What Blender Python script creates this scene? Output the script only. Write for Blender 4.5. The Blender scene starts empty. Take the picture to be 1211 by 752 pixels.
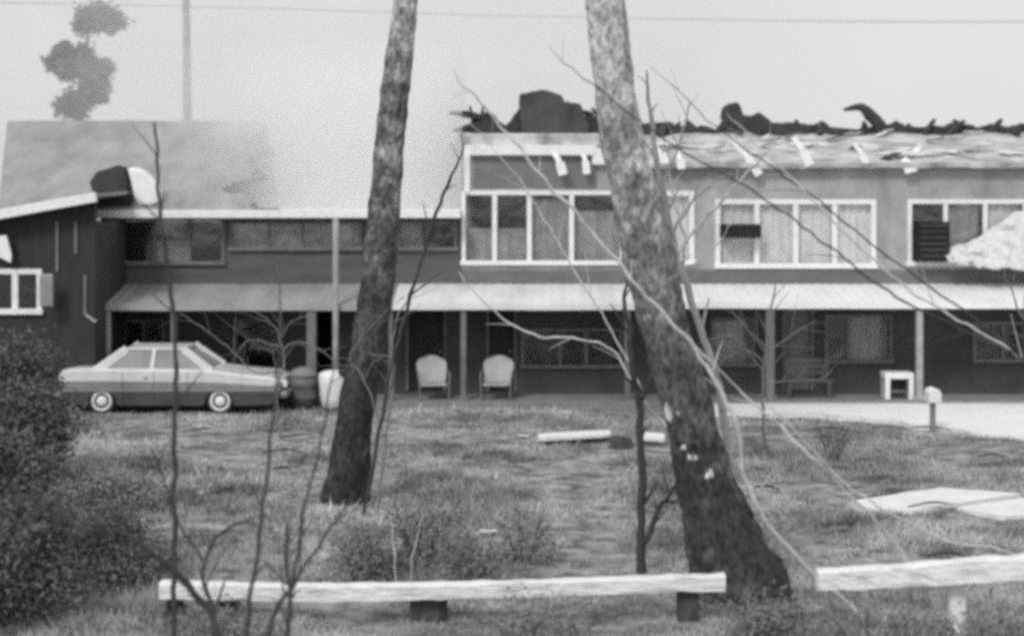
import bpy, bmesh, math, random
import numpy as np
from mathutils import Vector, Matrix, noise as mnoise

R = math.radians
random.seed(7)
rng = np.random.default_rng(7)
S = bpy.context.scene
COL = S.collection

# ------------------------------------------------------------------ camera, sky, sun, exposure
F = 1900.0          # focal length in photo pixels
CH = 4.8            # eye height
HY = 240.0          # horizon row in the photo
cam_d = bpy.data.cameras.new("camera")
cam = bpy.data.objects.new("camera", cam_d); COL.objects.link(cam)
cam.location = (0, 0, CH); cam.rotation_euler = (R(90), 0, 0)
cam_d.sensor_width = 36.0; cam_d.lens = 36.0 * F / 1211.0
cam_d.shift_y = -(376.0 - HY) / 1211.0
cam_d.clip_start = 0.1; cam_d.clip_end = 2000
cam_d.dof.use_dof = True; cam_d.dof.focus_distance = 25.0; cam_d.dof.aperture_fstop = 0.6
S.camera = cam

SUN_EL, SUN_ROT = 40.0, 205.0
w = bpy.data.worlds.new("World"); S.world = w; w.use_nodes = True
nt = w.node_tree; nt.nodes.clear()
sky = nt.nodes.new("ShaderNodeTexSky"); sky.sky_type = 'NISHITA'; sky.sun_disc = False
sky.sun_elevation = R(SUN_EL); sky.sun_rotation = R(SUN_ROT)
sky.air_density = 1.0; sky.dust_density = 6.0; sky.ozone_density = 1.0
bw = nt.nodes.new("ShaderNodeRGBToBW")                      # black-and-white film: the sky has no colour
tc = nt.nodes.new("ShaderNodeTexCoord")
cn = nt.nodes.new("ShaderNodeTexNoise"); cn.inputs['Scale'].default_value = 2.2; cn.inputs['Detail'].default_value = 4
cr = nt.nodes.new("ShaderNodeMapRange"); cr.inputs[1].default_value = .3; cr.inputs[2].default_value = .7
cr.inputs[3].default_value = 8.2; cr.inputs[4].default_value = 8.5
mx = nt.nodes.new("ShaderNodeMix"); mx.data_type = 'FLOAT'; mx.inputs[0].default_value = 0.9   # a closed overcast over the clear sky
bg = nt.nodes.new("ShaderNodeBackground"); bg.inputs[1].default_value = 0.1
wo = nt.nodes.new("ShaderNodeOutputWorld")
L = nt.links
L.new(sky.outputs[0], bw.inputs[0]); L.new(tc.outputs['Generated'], cn.inputs['Vector']); L.new(cn.outputs[0], cr.inputs[0])
L.new(bw.outputs[0], mx.inputs[2]); L.new(cr.outputs[0], mx.inputs[3])
L.new(mx.outputs[0], bg.inputs[0]); L.new(bg.outputs[0], wo.inputs[0])

sd = bpy.data.lights.new("sun", 'SUN'); sd.energy = 1.5; sd.angle = R(14); sd.color = (1, 1, 1)
so = bpy.data.objects.new("sun", sd); COL.objects.link(so)
so.rotation_euler = (R(90 - SUN_EL), 0, R(-25))
so.location = (-10, -10, 30)

S.view_settings.view_transform = 'Standard'; S.view_settings.look = 'None'
S.view_settings.exposure = 0.0; S.view_settings.gamma = 1.0
S.cycles.pixel_filter_type = 'BLACKMAN_HARRIS'; S.cycles.filter_width = 3.8
S.cycles.use_denoising = False
S.cycles.max_bounces = 26; S.cycles.diffuse_bounces = 3; S.cycles.glossy_bounces = 2
S.cycles.transparent_max_bounces = 12; S.cycles.volume_bounces = 24
S.cycles.volume_step_rate = 1.5; S.cycles.volume_max_steps = 96

# ------------------------------------------------------------------ helpers
def X(px, Y): return (px - 605.5) * Y / F
def Z(py, Y): return CH - (py - HY) * Y / F
def P(px, py, Y): return Vector((X(px, Y), Y, Z(py, Y)))
def GY(py): return F * CH / (py - HY)                # distance at which flat ground shows in that row

_m = {}
def mat(name, v, rough=0.85, var=0.25, scale=3.0, detail=6, bump=0.0, bscale=20.0, stretch=(1, 1, 1),
        v2=None, metal=0.0, spec=0.4, thresh=None):
    """grey procedural surface: base value v mottled towards v2 by noise, with relief."""
    if name in _m: return _m[name]
    m = bpy.data.materials.new(name); m.use_nodes = True
    t = m.node_tree; n = t.nodes; l = t.links
    b = n['Principled BSDF']
    b.inputs['Roughness'].default_value = rough; b.inputs['Metallic'].default_value = metal
    b.inputs['Specular IOR Level'].default_value = spec
    tcn = n.new('ShaderNodeTexCoord'); mp = n.new('ShaderNodeMapping'); mp.inputs['Scale'].default_value = stretch
    l.new(tcn.outputs['Object'], mp.inputs[0])
    nz = n.new('ShaderNodeTexNoise'); nz.inputs['Scale'].default_value = scale; nz.inputs['Detail'].default_value = detail
    nz.inputs['Roughness'].default_value = 0.62
    l.new(mp.outputs[0], nz.inputs['Vector'])
    rp = n.new('ShaderNodeMapRange')
    lo, hi = thresh if thresh else (0.3, 0.7)
    rp.inputs[1].default_value = lo; rp.inputs[2].default_value = hi
    a = v * (1 - var) if v2 is None else v
    c = v * (1 + var) if v2 is None else v2
    rp.inputs[3].default_value = a; rp.inputs[4].default_value = c
    l.new(nz.outputs[0], rp.inputs[0])
    cc = n.new('ShaderNodeCombineColor')
    for i in range(3): l.new(rp.outputs[0], cc.inputs[i])
    l.new(cc.outputs[0], b.inputs['Base Color'])
    if bump:
        n2 = n.new('ShaderNodeTexNoise'); n2.inputs['Scale'].default_value = bscale; n2.inputs['Detail'].default_value = 6
        l.new(mp.outputs[0], n2.inputs['Vector'])
        bp = n.new('ShaderNodeBump'); bp.inputs['Strength'].default_value = bump; bp.inputs['Distance'].default_value = 0.05
        l.new(n2.outputs[0], bp.inputs['Height']); l.new(bp.outputs[0], b.inputs['Normal'])
    _m[name] = m
    return m

def glass_mat(name, tint=0.5, refl=0.5):
    if name in _m: return _m[name]
    m = bpy.data.materials.new(name); m.use_nodes = True
    t = m.node_tree; n = t.nodes; l = t.links; n.clear()
    o = n.new('ShaderNodeOutputMaterial'); mxs = n.new('ShaderNodeMixShader')
    tr = n.new('ShaderNodeBsdfTransparent'); tr.inputs[0].default_value = (tint,) * 3 + (1,)
    gl = n.new('ShaderNodeBsdfGlossy'); gl.inputs['Roughness'].default_value = 0.12; gl.inputs[0].default_value = (refl,) * 3 + (1,)
    lw = n.new('ShaderNodeLayerWeight'); lw.inputs['Blend'].default_value = .5
    pw = n.new('ShaderNodeMath'); pw.operation = 'POWER'; pw.inputs[1].default_value = 4; l.new(lw.outputs['Facing'], pw.inputs[0])
    fr = n.new('ShaderNodeMath'); fr.operation = 'MULTIPLY_ADD'; fr.inputs[1].default_value = .85; fr.inputs[2].default_value = .09; l.new(pw.outputs[0], fr.inputs[0])
    nz = n.new('ShaderNodeTexNoise'); nz.inputs['Scale'].default_value = 1.3
    tcn = n.new('ShaderNodeTexCoord'); l.new(tcn.outputs['Object'], nz.inputs['Vector'])
    bp = n.new('ShaderNodeBump'); bp.inputs['Strength'].default_value = .25; bp.inputs['Distance'].default_value = .1
    l.new(nz.outputs[0], bp.inputs['Height']); l.new(bp.outputs[0], gl.inputs['Normal'])
    l.new(fr.outputs[0], mxs.inputs[0]); l.new(tr.outputs[0], mxs.inputs[1]); l.new(gl.outputs[0], mxs.inputs[2])
    l.new(mxs.outputs[0], o.inputs[0])
    _m[name] = m
    return m

class MB:
    """collects verts and faces, then links them as ONE mesh object"""
    def __init__(s): s.v = []; s.f = []
    def add(s, vs, fs):
        o = len(s.v); s.v += [tuple(v) for v in vs]; s.f += [tuple(i + o for i in f) for f in fs]
    def box(s, x0, x1, y0, y1, z0, z1):
        s.add([(x0, y0, z0), (x1, y0, z0), (x1, y1, z0), (x0, y1, z0), (x0, y0, z1), (x1, y0, z1), (x1, y1, z1), (x0, y1, z1)],
              [(0, 3, 2, 1), (4, 5, 6, 7), (0, 1, 5, 4), (1, 2, 6, 5), (2, 3, 7, 6), (3, 0, 4, 7)])
    def bar(s, a, b, w, h, up=(0, 0, 1)):
        a = Vector(a); b = Vector(b); d = (b - a).normalized(); u = Vector(up)
        sx = d.cross(u)
        if sx.length < 1e-4: sx = d.cross(Vector((1, 0, 0)))
        sx.normalize(); uu = sx.cross(d).normalized()
        vs = []
        for p in (a, b):
            for q, r in ((-1, -1), (1, -1), (1, 1), (-1, 1)):
                vs.append(p + sx * q * w / 2 + uu * r * h / 2)
        s.add(vs, [(0, 1, 2, 3), (7, 6, 5, 4), (0, 4, 5, 1), (1, 5, 6, 2), (2, 6, 7, 3), (3, 7, 4, 0)])
    def tube(s, pts, rad, n=8, jitter=0.0, seed=0, cap=True, freq=2.0):
        pts = [Vector(p) for p in pts]; o = len(s.v); N = len(pts)
        ref = Vector((0, 1, 0.001))
        for i, p in enumerate(pts):
            d = (pts[min(i + 1, N - 1)] - pts[max(i - 1, 0)]).normalized()
            a = d.cross(ref)
            if a.length < 1e-3: a = d.cross(Vector((1, 0, 0)))
            a.normalize(); b = d.cross(a).normalized()
            r = rad[i] if hasattr(rad, '__len__') else rad
            for k in range(n):
                t = 2 * math.pi * k / n
                dirv = a * math.cos(t) + b * math.sin(t)
                rr = r
                if jitter:
                    q = Vector((dirv.x * 1.6, dirv.y * 1.6, p.z)) * freq + Vector((seed, seed, seed))
                    rr = r * (1 + jitter * (mnoise.noise(q) + .5 * mnoise.noise(q * 2.7)))
                s.v.append(tuple(p + dirv * rr))
        for i in range(N - 1):
            for k in range(n):
                k2 = (k + 1) % n
                s.f.append((o + i * n + k, o + i * n + k2, o + (i + 1) * n + k2, o + (i + 1) * n + k))
        if cap:
            s.f.append(tuple(o + k for k in range(n))[::-1]); s.f.append(tuple(o + (N - 1) * n + k for k in range(n)))
    def lathe(s, c, prof, n=24, axis='z'):
        o = len(s.v); c = Vector(c)
        for r, h in prof:
            for k in range(n):
                t = 2 * math.pi * k / n
                if axis == 'z': s.v.append(tuple(c + Vector((r * math.cos(t), r * math.sin(t), h))))
                else: s.v.append(tuple(c + Vector((r * math.cos(t), -h, r * math.sin(t)))))
        for i in range(len(prof) - 1):
            for k in range(n):
                k2 = (k + 1) % n
                s.f.append((o + i * n + k, o + i * n + k2, o + (i + 1) * n + k2, o + (i + 1) * n + k))
        s.f.append(tuple(o + k for k in range(n))[::-1]); s.f.append(tuple(o + (len(prof) - 1) * n + k for k in range(n)))
    def prism(s, poly, y0, y1):
        """poly of (x,z) extruded from y0 to y1"""
        n = len(poly)
        s.add([(x, y0, z) for x, z in poly] + [(x, y1, z) for x, z in poly],
              [tuple(range(n))] + [tuple(range(2 * n - 1, n - 1, -1))] + [(i, i + n, (i + 1) % n + n, (i + 1) % n) for i in range(n)])
    def build(s, name, m, parent=None, smooth=False, bevel=0.0, seg=2, origin=None):
        me = bpy.data.meshes.new(name); me.from_pydata(s.v, [], s.f); me.update()
        bm = bmesh.new(); bm.from_mesh(me); bmesh.ops.recalc_face_normals(bm, faces=bm.faces[:]); bm.to_mesh(me); bm.free()
        me.materials.append(m)
        o = bpy.data.objects.new(name, me); COL.objects.link(o)
        if origin is not None:
            me.transform(Matrix.Translation(-Vector(origin))); o.location = origin
        if parent is not None:
            o.parent = parent
            me.transform(Matrix.Translation(-Vector(parent_world(parent))))
        if smooth:
            for p in me.polygons: p.use_smooth = True
        if bevel:
            b = o.modifiers.new('bevel', 'BEVEL'); b.width = bevel; b.segments = seg; b.limit_method = 'ANGLE'; b.angle_limit = R(35)
        return o

def parent_world(o):
    v = Vector((0, 0, 0))
    while o is not None: v += o.location; o = o.parent
    return v

def tag(o, label=None, cat=None, group=None, kind=None):
    if label: o['label'] = label
    if cat: o['category'] = cat
    if group: o['group'] = group
    if kind: o['kind'] = kind
    return o

def empty(name, loc, label, cat, group=None):
    o = bpy.data.objects.new(name, None); COL.objects.link(o); o.location = loc; o.empty_display_size = .3
    return tag(o, label, cat, group)

def fast_mesh(name, V, Fc, m, nper, parent=None):
    """V (n,3) array, Fc (k,nper) array"""
    me = bpy.data.meshes.new(name)
    me.vertices.add(len(V)); me.vertices.foreach_set('co', np.ascontiguousarray(V, dtype=np.float32).ravel())
    me.loops.add(Fc.size); me.loops.foreach_set('vertex_index', np.ascontiguousarray(Fc, dtype=np.int32).ravel())
    me.polygons.add(len(Fc)); me.polygons.foreach_set('loop_start', np.arange(len(Fc), dtype=np.int32) * nper)
    me.polygons.foreach_set('loop_total', np.full(len(Fc), nper, dtype=np.int32))
    me.update(calc_edges=True); me.validate()
    me.materials.append(m)
    o = bpy.data.objects.new(name, me); COL.objects.link(o)
    if parent is not None:
        o.parent = parent; me.transform(Matrix.Translation(-parent_world(parent)))
    return o

def smooth_path(pts, n=6):
    """Catmull-Rom through (vector, radius) pairs"""
    out = []; rad = []
    for i in range(len(pts) - 1):
        p0 = pts[max(i - 1, 0)]; p1 = pts[i]; p2 = pts[i + 1]; p3 = pts[min(i + 2, len(pts) - 1)]
        for k in range(n):
            t = k / n
            a = [0.5 * ((2 * p1[0][j]) + (-p0[0][j] + p2[0][j]) * t + (2 * p0[0][j] - 5 * p1[0][j] + 4 * p2[0][j] - p3[0][j]) * t * t
                 + (-p0[0][j] + 3 * p1[0][j] - 3 * p2[0][j] + p3[0][j]) * t ** 3) for j in range(3)]
            out.append(Vector(a)); rad.append(p1[1] * (1 - t) + p2[1] * t)
    out.append(Vector(pts[-1][0])); rad.append(pts[-1][1])
    return out, rad

def clump(centers, n, size, asp=0.6, droop=0.0, spray=1.6):
    """leaf faces scattered through ellipsoids: centers = (x,y,z,rx,ry,rz)"""
    C = np.array(centers, float)
    vol = (C[:, 3] * C[:, 4] * C[:, 5]) ** (2 / 3)
    idx = rng.choice(len(C), n, p=vol / vol.sum())
    d = rng.normal(size=(n, 3)); d /= np.linalg.norm(d, axis=1)[:, None]
    r = rng.random(n) ** 0.45
    # clustered sprays: snap part of the leaves towards random twig points
    p = C[idx, :3] + d * r[:, None] * C[idx, 3:]
    tw = p[rng.integers(0, n, max(4, n // 26))]
    k = rng.integers(0, len(tw), n)
    sel = rng.random(n) < .75
    p[sel] = tw[k[sel]] + rng.normal(size=(sel.sum(), 3)) * size * spray
    a = rng.normal(size=(n, 3)); a[:, 2] *= .7; a[:, 2] -= droop; a /= np.linalg.norm(a, axis=1)[:, None]
    b = np.cross(a, rng.normal(size=(n, 3))); b /= np.linalg.norm(b, axis=1)[:, None]
    s = size * (0.55 + rng.random(n) * .9)
    a *= s[:, None]; b *= (s * asp / 2)[:, None]
    V = np.stack([p - a * .5, p + b, p + a * .5, p - b], 1).reshape(-1, 3)
    return V, np.arange(n * 4).reshape(n, 4)

# ------------------------------------------------------------------ materials
M_grass = mat('dry_grass', 0.11, .9, v2=0.66, scale=.55, detail=12, thresh=(.34, .66), stretch=(1, 1, 1))
M_soil = mat('soil', 0.09, .95, v2=0.46, scale=2.4, detail=15, bump=1.0, bscale=14, thresh=(.36, .66))
M_drive = mat('pale_gravel', 0.8, .9, v2=0.92, scale=1.4, detail=10, bump=.5, bscale=40)
M_path = mat('pale_concrete', 0.72, .8, v2=0.86, scale=3, detail=8, bump=.3)
M_white = mat('white_paint', 0.88, .55, v2=.74, scale=3.5, detail=8, bump=.1, thresh=(.45, .8))
M_rail = mat('peeling_rail_paint', .86, .7, v2=.38, scale=4.5, detail=13, bump=.7, bscale=12, stretch=(.45, 1, 2.2), thresh=(.5, .78))
M_whitew = mat('weathered_white_paint', 0.88, .6, v2=.6, scale=5, detail=9, bump=.3, thresh=(.48, .85))
M_trim = mat('aged_trim_paint', 0.42, .6, v2=.27, scale=3, detail=8, thresh=(.4, .75))
M_trimd = mat('dull_trim_paint', 0.22, .65, v2=.12, scale=3, detail=8)
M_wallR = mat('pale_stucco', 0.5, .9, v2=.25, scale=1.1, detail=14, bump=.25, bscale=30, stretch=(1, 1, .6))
M_band = mat('dark_wall_band', .19, .85, v2=.12, scale=1.2, detail=8, stretch=(1, 1, 2))
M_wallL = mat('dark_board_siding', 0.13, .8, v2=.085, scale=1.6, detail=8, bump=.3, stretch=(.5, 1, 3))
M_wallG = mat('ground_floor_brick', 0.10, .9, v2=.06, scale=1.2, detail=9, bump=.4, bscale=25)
M_wallD = mat('dark_stained_timber', 0.05, .85, v2=.03, scale=2, detail=8, bump=.3, stretch=(3, 1, .5))
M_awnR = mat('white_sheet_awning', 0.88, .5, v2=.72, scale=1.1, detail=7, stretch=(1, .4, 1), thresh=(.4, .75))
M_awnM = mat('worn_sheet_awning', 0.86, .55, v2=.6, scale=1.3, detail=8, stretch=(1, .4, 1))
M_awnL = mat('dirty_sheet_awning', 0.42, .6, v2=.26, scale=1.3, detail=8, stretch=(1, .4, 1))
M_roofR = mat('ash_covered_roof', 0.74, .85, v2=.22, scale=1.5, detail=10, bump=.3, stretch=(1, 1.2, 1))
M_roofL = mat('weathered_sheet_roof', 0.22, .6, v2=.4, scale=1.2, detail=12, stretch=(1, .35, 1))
M_char = mat('charred_timber', 0.035, .9, v2=.07, scale=3, detail=8, bump=.8, bscale=8)
M_charb = mat('sooty_brick', 0.10, .9, v2=.05, scale=1.6, detail=9, bump=.6, bscale=10)
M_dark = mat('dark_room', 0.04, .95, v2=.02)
M_curt = mat('pale_curtain', 0.95, .9, v2=.75, scale=5, detail=3, stretch=(3, 1, .3))
M_curtl = mat('light_curtain', .92, .9, v2=.68, scale=4, detail=5, stretch=(2, 1, .5))
M_curtg = mat('grey_curtain', 0.42, .9, v2=.24, scale=3, detail=4, stretch=(2, 1, .4))
M_panel = mat('stained_panel', 0.24, .8, v2=.15, scale=1.3, detail=8, bump=.2)
M_pglass = glass_mat('window_glass', .97, .8)
M_bark = mat('rough_bark', 0.10, .95, v2=.045, scale=5, detail=10, bump=1.0, bscale=9, stretch=(1.4, 1.4, .5), thresh=(.35, .62))
M_twig = mat('twig_bark', 0.075, .9, v2=.045, scale=9, bump=.4)
M_twigp = mat('pale_twig_bark', 0.7, .8, v2=.42, scale=6, bump=.4)
M_leafd = mat('dark_leaf', 0.07, .8, v2=.2, scale=1.1, detail=5)
M_leafw = mat('weed_leaf', 0.12, .8, v2=.34, scale=1.6, detail=6)
M_leaff = mat('far_leaf', 0.07, .8, v2=.12, scale=.6)
M_metal = mat('galvanised_metal', 0.35, .5, v2=.25, scale=6, metal=.4)

# two kinds of trunk: mottled bark, darker at the foot and paler towards the top; white scars on the lower trunk
def bark_material(name, dark, mid, pale, z0, z1, spots):
    m = bpy.data.materials.new(name); m.use_nodes = True
    t = m.node_tree; n = t.nodes; l = t.links; b = n['Principled BSDF']; b.inputs['Roughness'].default_value = .95
    b.inputs['Specular IOR Level'].default_value = .2
    g = n.new('ShaderNodeNewGeometry'); sx = n.new('ShaderNodeSeparateXYZ'); l.new(g.outputs['Position'], sx.inputs[0])
    nz = n.new('ShaderNodeTexNoise'); nz.inputs['Scale'].default_value = 2.6; nz.inputs['Detail'].default_value = 9; nz.inputs['Roughness'].default_value = .65
    l.new(g.outputs['Position'], nz.inputs['Vector'])
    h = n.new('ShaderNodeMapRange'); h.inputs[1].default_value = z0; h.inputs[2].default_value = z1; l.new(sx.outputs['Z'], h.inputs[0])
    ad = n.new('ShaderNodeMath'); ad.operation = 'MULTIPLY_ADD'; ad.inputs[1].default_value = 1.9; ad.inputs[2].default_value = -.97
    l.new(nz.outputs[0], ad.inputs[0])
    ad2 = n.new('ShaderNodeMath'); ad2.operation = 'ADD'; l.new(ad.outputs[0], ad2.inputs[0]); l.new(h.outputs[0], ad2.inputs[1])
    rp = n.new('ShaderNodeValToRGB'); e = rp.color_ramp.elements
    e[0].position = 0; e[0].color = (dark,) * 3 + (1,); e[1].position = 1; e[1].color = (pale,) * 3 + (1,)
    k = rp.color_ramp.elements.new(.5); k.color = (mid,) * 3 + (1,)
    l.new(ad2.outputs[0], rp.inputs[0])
    mp = n.new('ShaderNodeMapping'); mp.inputs['Scale'].default_value = (1.6, 1.6, .95); l.new(g.outputs['Position'], mp.inputs[0])
    n2 = n.new('ShaderNodeTexNoise'); n2.inputs['Scale'].default_value = 9; n2.inputs['Detail'].default_value = 9; l.new(mp.outputs[0], n2.inputs['Vector'])
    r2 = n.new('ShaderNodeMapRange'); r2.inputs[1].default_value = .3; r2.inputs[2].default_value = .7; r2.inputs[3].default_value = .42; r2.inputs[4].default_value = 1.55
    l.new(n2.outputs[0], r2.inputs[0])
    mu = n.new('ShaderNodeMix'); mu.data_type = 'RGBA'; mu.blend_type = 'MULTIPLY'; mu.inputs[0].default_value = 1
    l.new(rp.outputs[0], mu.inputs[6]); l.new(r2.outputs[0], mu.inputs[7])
    cur = mu.outputs[2]
    for (sp, rad) in spots:
        vd = n.new('ShaderNodeVectorMath'); vd.operation = 'DISTANCE'; vd.inputs[1].default_value = sp
        wob = n.new('ShaderNodeVectorMath'); wob.operation = 'ADD'
        nn = n.new('ShaderNodeTexNoise'); nn.inputs['Scale'].default_value = 7; l.new(g.outputs['Position'], nn.inputs['Vector'])
        sc = n.new('ShaderNodeVectorMath'); sc.operation = 'SCALE'; sc.inputs['Scale'].default_value = .12; l.new(nn.outputs['Color'], sc.inputs[0])
        l.new(g.outputs['Position'], wob.inputs[0]); l.new(sc.outputs[0], wob.inputs[1]); l.new(wob.outputs[0], vd.inputs[0])
        lt = n.new('ShaderNodeMapRange'); lt.inputs[1].default_value = rad; lt.inputs[2].default_value = rad * 1.25
        lt.inputs[3].default_value = 1; lt.inputs[4].default_value = 0; l.new(vd.outputs['Value'], lt.inputs[0])
        ms = n.new('ShaderNodeMix'); ms.data_type = 'RGBA'; l.new(lt.outputs[0], ms.inputs[0]); l.new(cur, ms.inputs[6])
        ms.inputs[7].default_value = (.75, .75, .75, 1); cur = ms.outputs[2]
    l.new(cur, b.inputs['Base Color'])
    bp = n.new('ShaderNodeBump'); bp.inputs['Strength'].default_value = 1; bp.inputs['Distance'].default_value = .06
    l.new(n2.outputs[0], bp.inputs['Height']); l.new(bp.outputs[0], b.inputs['Normal'])
    return m

# ------------------------------------------------------------------ ground
def gz(x, y):
    return 0.07 * mnoise.noise(Vector((x * .35, y * .35, 0))) + .04 * mnoise.noise(Vector((x * 1.1, y * 1.1, 3))) if y < 37 else 0.0
gx = np.concatenate([[-600, -200, -60, -30], np.arange(-18, 18.1, .4), [30, 60, 200, 600]])
gy = np.concatenate([[-300, -50, 0, 8], np.arange(11, 37.7, .4), [38, 60, 200, 900]])
V = [(x, y, (gz(x, y) - .02) if (-19 < x < 19 and 10 < y < 37.3) else -.02) for y in gy for x in gx]
nx = len(gx)
Fc = [(j * nx + i, j * nx + i + 1, (j + 1) * nx + i + 1, (j + 1) * nx + i) for j in range(len(gy) - 1) for i in range(nx - 1)]
g = MB(); g.add(V, Fc)
tag(g.build('ground', M_soil, smooth=True), kind='structure')

# grass: one mesh of blades
def grass_obj():
    n = 330000
    y = 14 + (37.6 - 14) * rng.random(n) ** 0.8
    x = (rng.random(n) * 2 - 1) * (y * .335 + .6)
    keep = np.ones(n, bool)
    # thin out over the driveway and the pale slabs
    px = 605.5 + x * F / y; py = HY + CH * F / y
    drive = (py < 489) & (px > 850)
    drive |= (px > 960) & (py < 489 + (px - 960) * .13) & (rng.random(n) < .93)
    drive |= (np.abs(px - 1100) < 95) & (np.abs(py - (598 - (px - 1100) * .06)) < 11 - np.abs(px - 1100) * .09)
    drive |= (px > 1140) & (np.abs(py - 606) < 8)
    keep &= ~drive
    bare = np.array([mnoise.noise(Vector((a * .9, b * .6, 11))) + .5 * mnoise.noise(Vector((a * 2.6, b * 1.8, 3))) for a, b in zip(x, y)])
    keep &= (rng.random(n) > np.clip((bare - .15) * 3.5, 0, .8))
    x = x[keep]; y = y[keep]; n = len(x)
    patch = np.array([mnoise.noise(Vector((a * .5, b * .5, 5))) for a, b in zip(x[::1], y[::1])])
    z = np.array([gz(a, b) for a, b in zip(x, y)]) - .03
    h = (.035 + .07 * rng.random(n)) * (1 + 1.9 * np.clip(patch, -.4, 1)) * (1 + (rng.random(n) > .97) * 1.2)
    h *= np.where(y > 30, .6, .85)
    ang = rng.random(n) * 6.283; lean = rng.normal(size=(n, 2)) * .5
    wv = (.010 + .012 * rng.random(n)) * (y / 22)
    a = np.stack([x - np.cos(ang) * wv, y - np.sin(ang) * wv, z], 1)
    b = np.stack([x + np.cos(ang) * wv, y + np.sin(ang) * wv, z], 1)
    c = np.stack([x + lean[:, 0] * h, y + lean[:, 1] * h, z + h], 1)
    V = np.stack([a, b, c], 1).reshape(-1, 3)
    return fast_mesh('grass', V, np.arange(n * 3).reshape(n, 3), M_grass, 3)
tag(grass_obj(), kind='stuff')

def sheet(name, pts, m, z, ragged=.0, thick=0.0):
    """flat outline laid on the ground from photo pixels, subdivided with a ragged edge"""
    out = []
    n = len(pts)
    for i in range(n):
        a = pts[i]; b = pts[(i + 1) % n]
        for k in range(10):
            t = k / 10; px = a[0] * (1 - t) + b[0] * t; py = a[1] * (1 - t) + b[1] * t
            Y = GY(py); q = Vector((X(px, Y), Y, z))
            q.x += ragged * mnoise.noise(q * 1.3); q.y += ragged * mnoise.noise(q * 1.7 + Vector((9, 0, 0)))
            out.append(q)
    mb = MB()
    mb.add([(q.x, q.y, z) for q in out] + [(q.x, q.y, -.15) for q in out],
           [tuple(range(len(out)))] + [(i, (i + 1) % len(out), (i + 1) % len(out) + len(out), i + len(out)) for i in range(len(out))])
    o = mb.build(name, m); return tag(o, kind='structure')
sheet('driveway', [(835, 490), (835, 478.5), (1330, 478.5), (1330, 528), (1180, 520), (1080, 505), (975, 492)], M_drive, .085, .25)
sheet('path', [(1003, 600), (1060, 590), (1110, 583), (1165, 586), (1205, 590), (1130, 602), (1075, 610), (1020, 607)], M_path, .09, .1)
sheet('path', [(1135, 607), (1185, 598), (1260, 590), (1260, 614), (1180, 617)], M_path, .09, .1)
sheet('pavement', [(110, 481.5), (110, 472), (1330, 472), (1330, 478.6), (1330, 481)], mat('porch_concrete', .3, .9, v2=.2), .13)

# ------------------------------------------------------------------ building helpers
def wall_holes(mb, x0, x1, z0, z1, y0, y1, holes):
    xs = sorted({x0, x1} | {min(max(h[i], x0), x1) for h in holes for i in (0, 1)})
    zs = sorted({z0, z1} | {min(max(h[i], z0), z1) for h in holes for i in (2, 3)})
    for i in range(len(xs) - 1):
        for j in range(len(zs) - 1):
            cx = (xs[i] + xs[i + 1]) / 2; cz = (zs[j] + zs[j + 1]) / 2
            if any(h[0] < cx < h[1] and h[2] < cz < h[3] for h in holes): continue
            mb.box(xs[i], xs[i + 1], y0, y1, zs[j], zs[j + 1])

def window(par, Yw, px0, px1, py0, py1, mull, tm, fr=.09, curtains=(), proud=.05, label=None, mw=.07, sill=True, top=True,
           left=True, right=True, trans=()):
    """window part > pane, curtain.  px/py outer edges, mull = px of mullions.  returns the hole."""
    x0, x1, z1, z0 = X(px0, Yw), X(px1, Yw), Z(py0, Yw), Z(py1, Yw)
    f = MB(); yf = Yw - proud
    if left: f.box(x0, x0 + fr, yf, Yw + .06, z0, z1)
    if right: f.box(x1 - fr, x1, yf, Yw + .06, z0, z1)
    if top: f.box(x0 + (fr if left else 0), x1 - (fr if right else 0), yf + .002, Yw + .06, z1 - fr, z1)
    f.box(x0 - .03, x1 + .03, yf - .06, Yw + .06, z0 - .03, z0 + fr * .8)
    for m in mull:
        f.box(X(m, Yw) - mw / 2, X(m, Yw) + mw / 2, yf + .012, Yw + .05, z0 + fr * .8, z1 - fr)
    for (ma, mb_, pyt) in trans:
        f.box(X(ma, Yw), X(mb_, Yw), yf + .02, Yw + .04, Z(pyt, Yw) - .025, Z(pyt, Yw) + .025)
    w_ = f.build('window', tm, par, bevel=.008)
    if label: w_['label'] = label
    p = MB(); p.box(x0 + fr * .6, x1 - fr * .6, Yw + .02, Yw + .028, z0 + .02, z1 - .02)
    p.build('pane', M_pglass, w_)
    for (ca, cb, m_, ct) in curtains:
        c = MB(); a = X(ca, Yw); b = X(cb, Yw); zt = Z(ct, Yw); n = max(6, int((b - a) / .06))
        vs = []; 
        for i in range(n + 1):
            t = i / n; yy = Yw + .16 + .035 * math.sin(i * 1.9) + .02 * math.sin(i * .7)
            vs += [(a + (b - a) * t, yy, z0 + .02), (a + (b - a) * t, yy + .02 * math.sin(i), zt)]
        c.add(vs, [(2 * i, 2 * i + 2, 2 * i + 3, 2 * i + 1) for i in range(n)])
        c.build('curtain', m_, w_, smooth=True)
    return (x0 + .02, x1 - .02, z0 + .02, z1 - .02)

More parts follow.
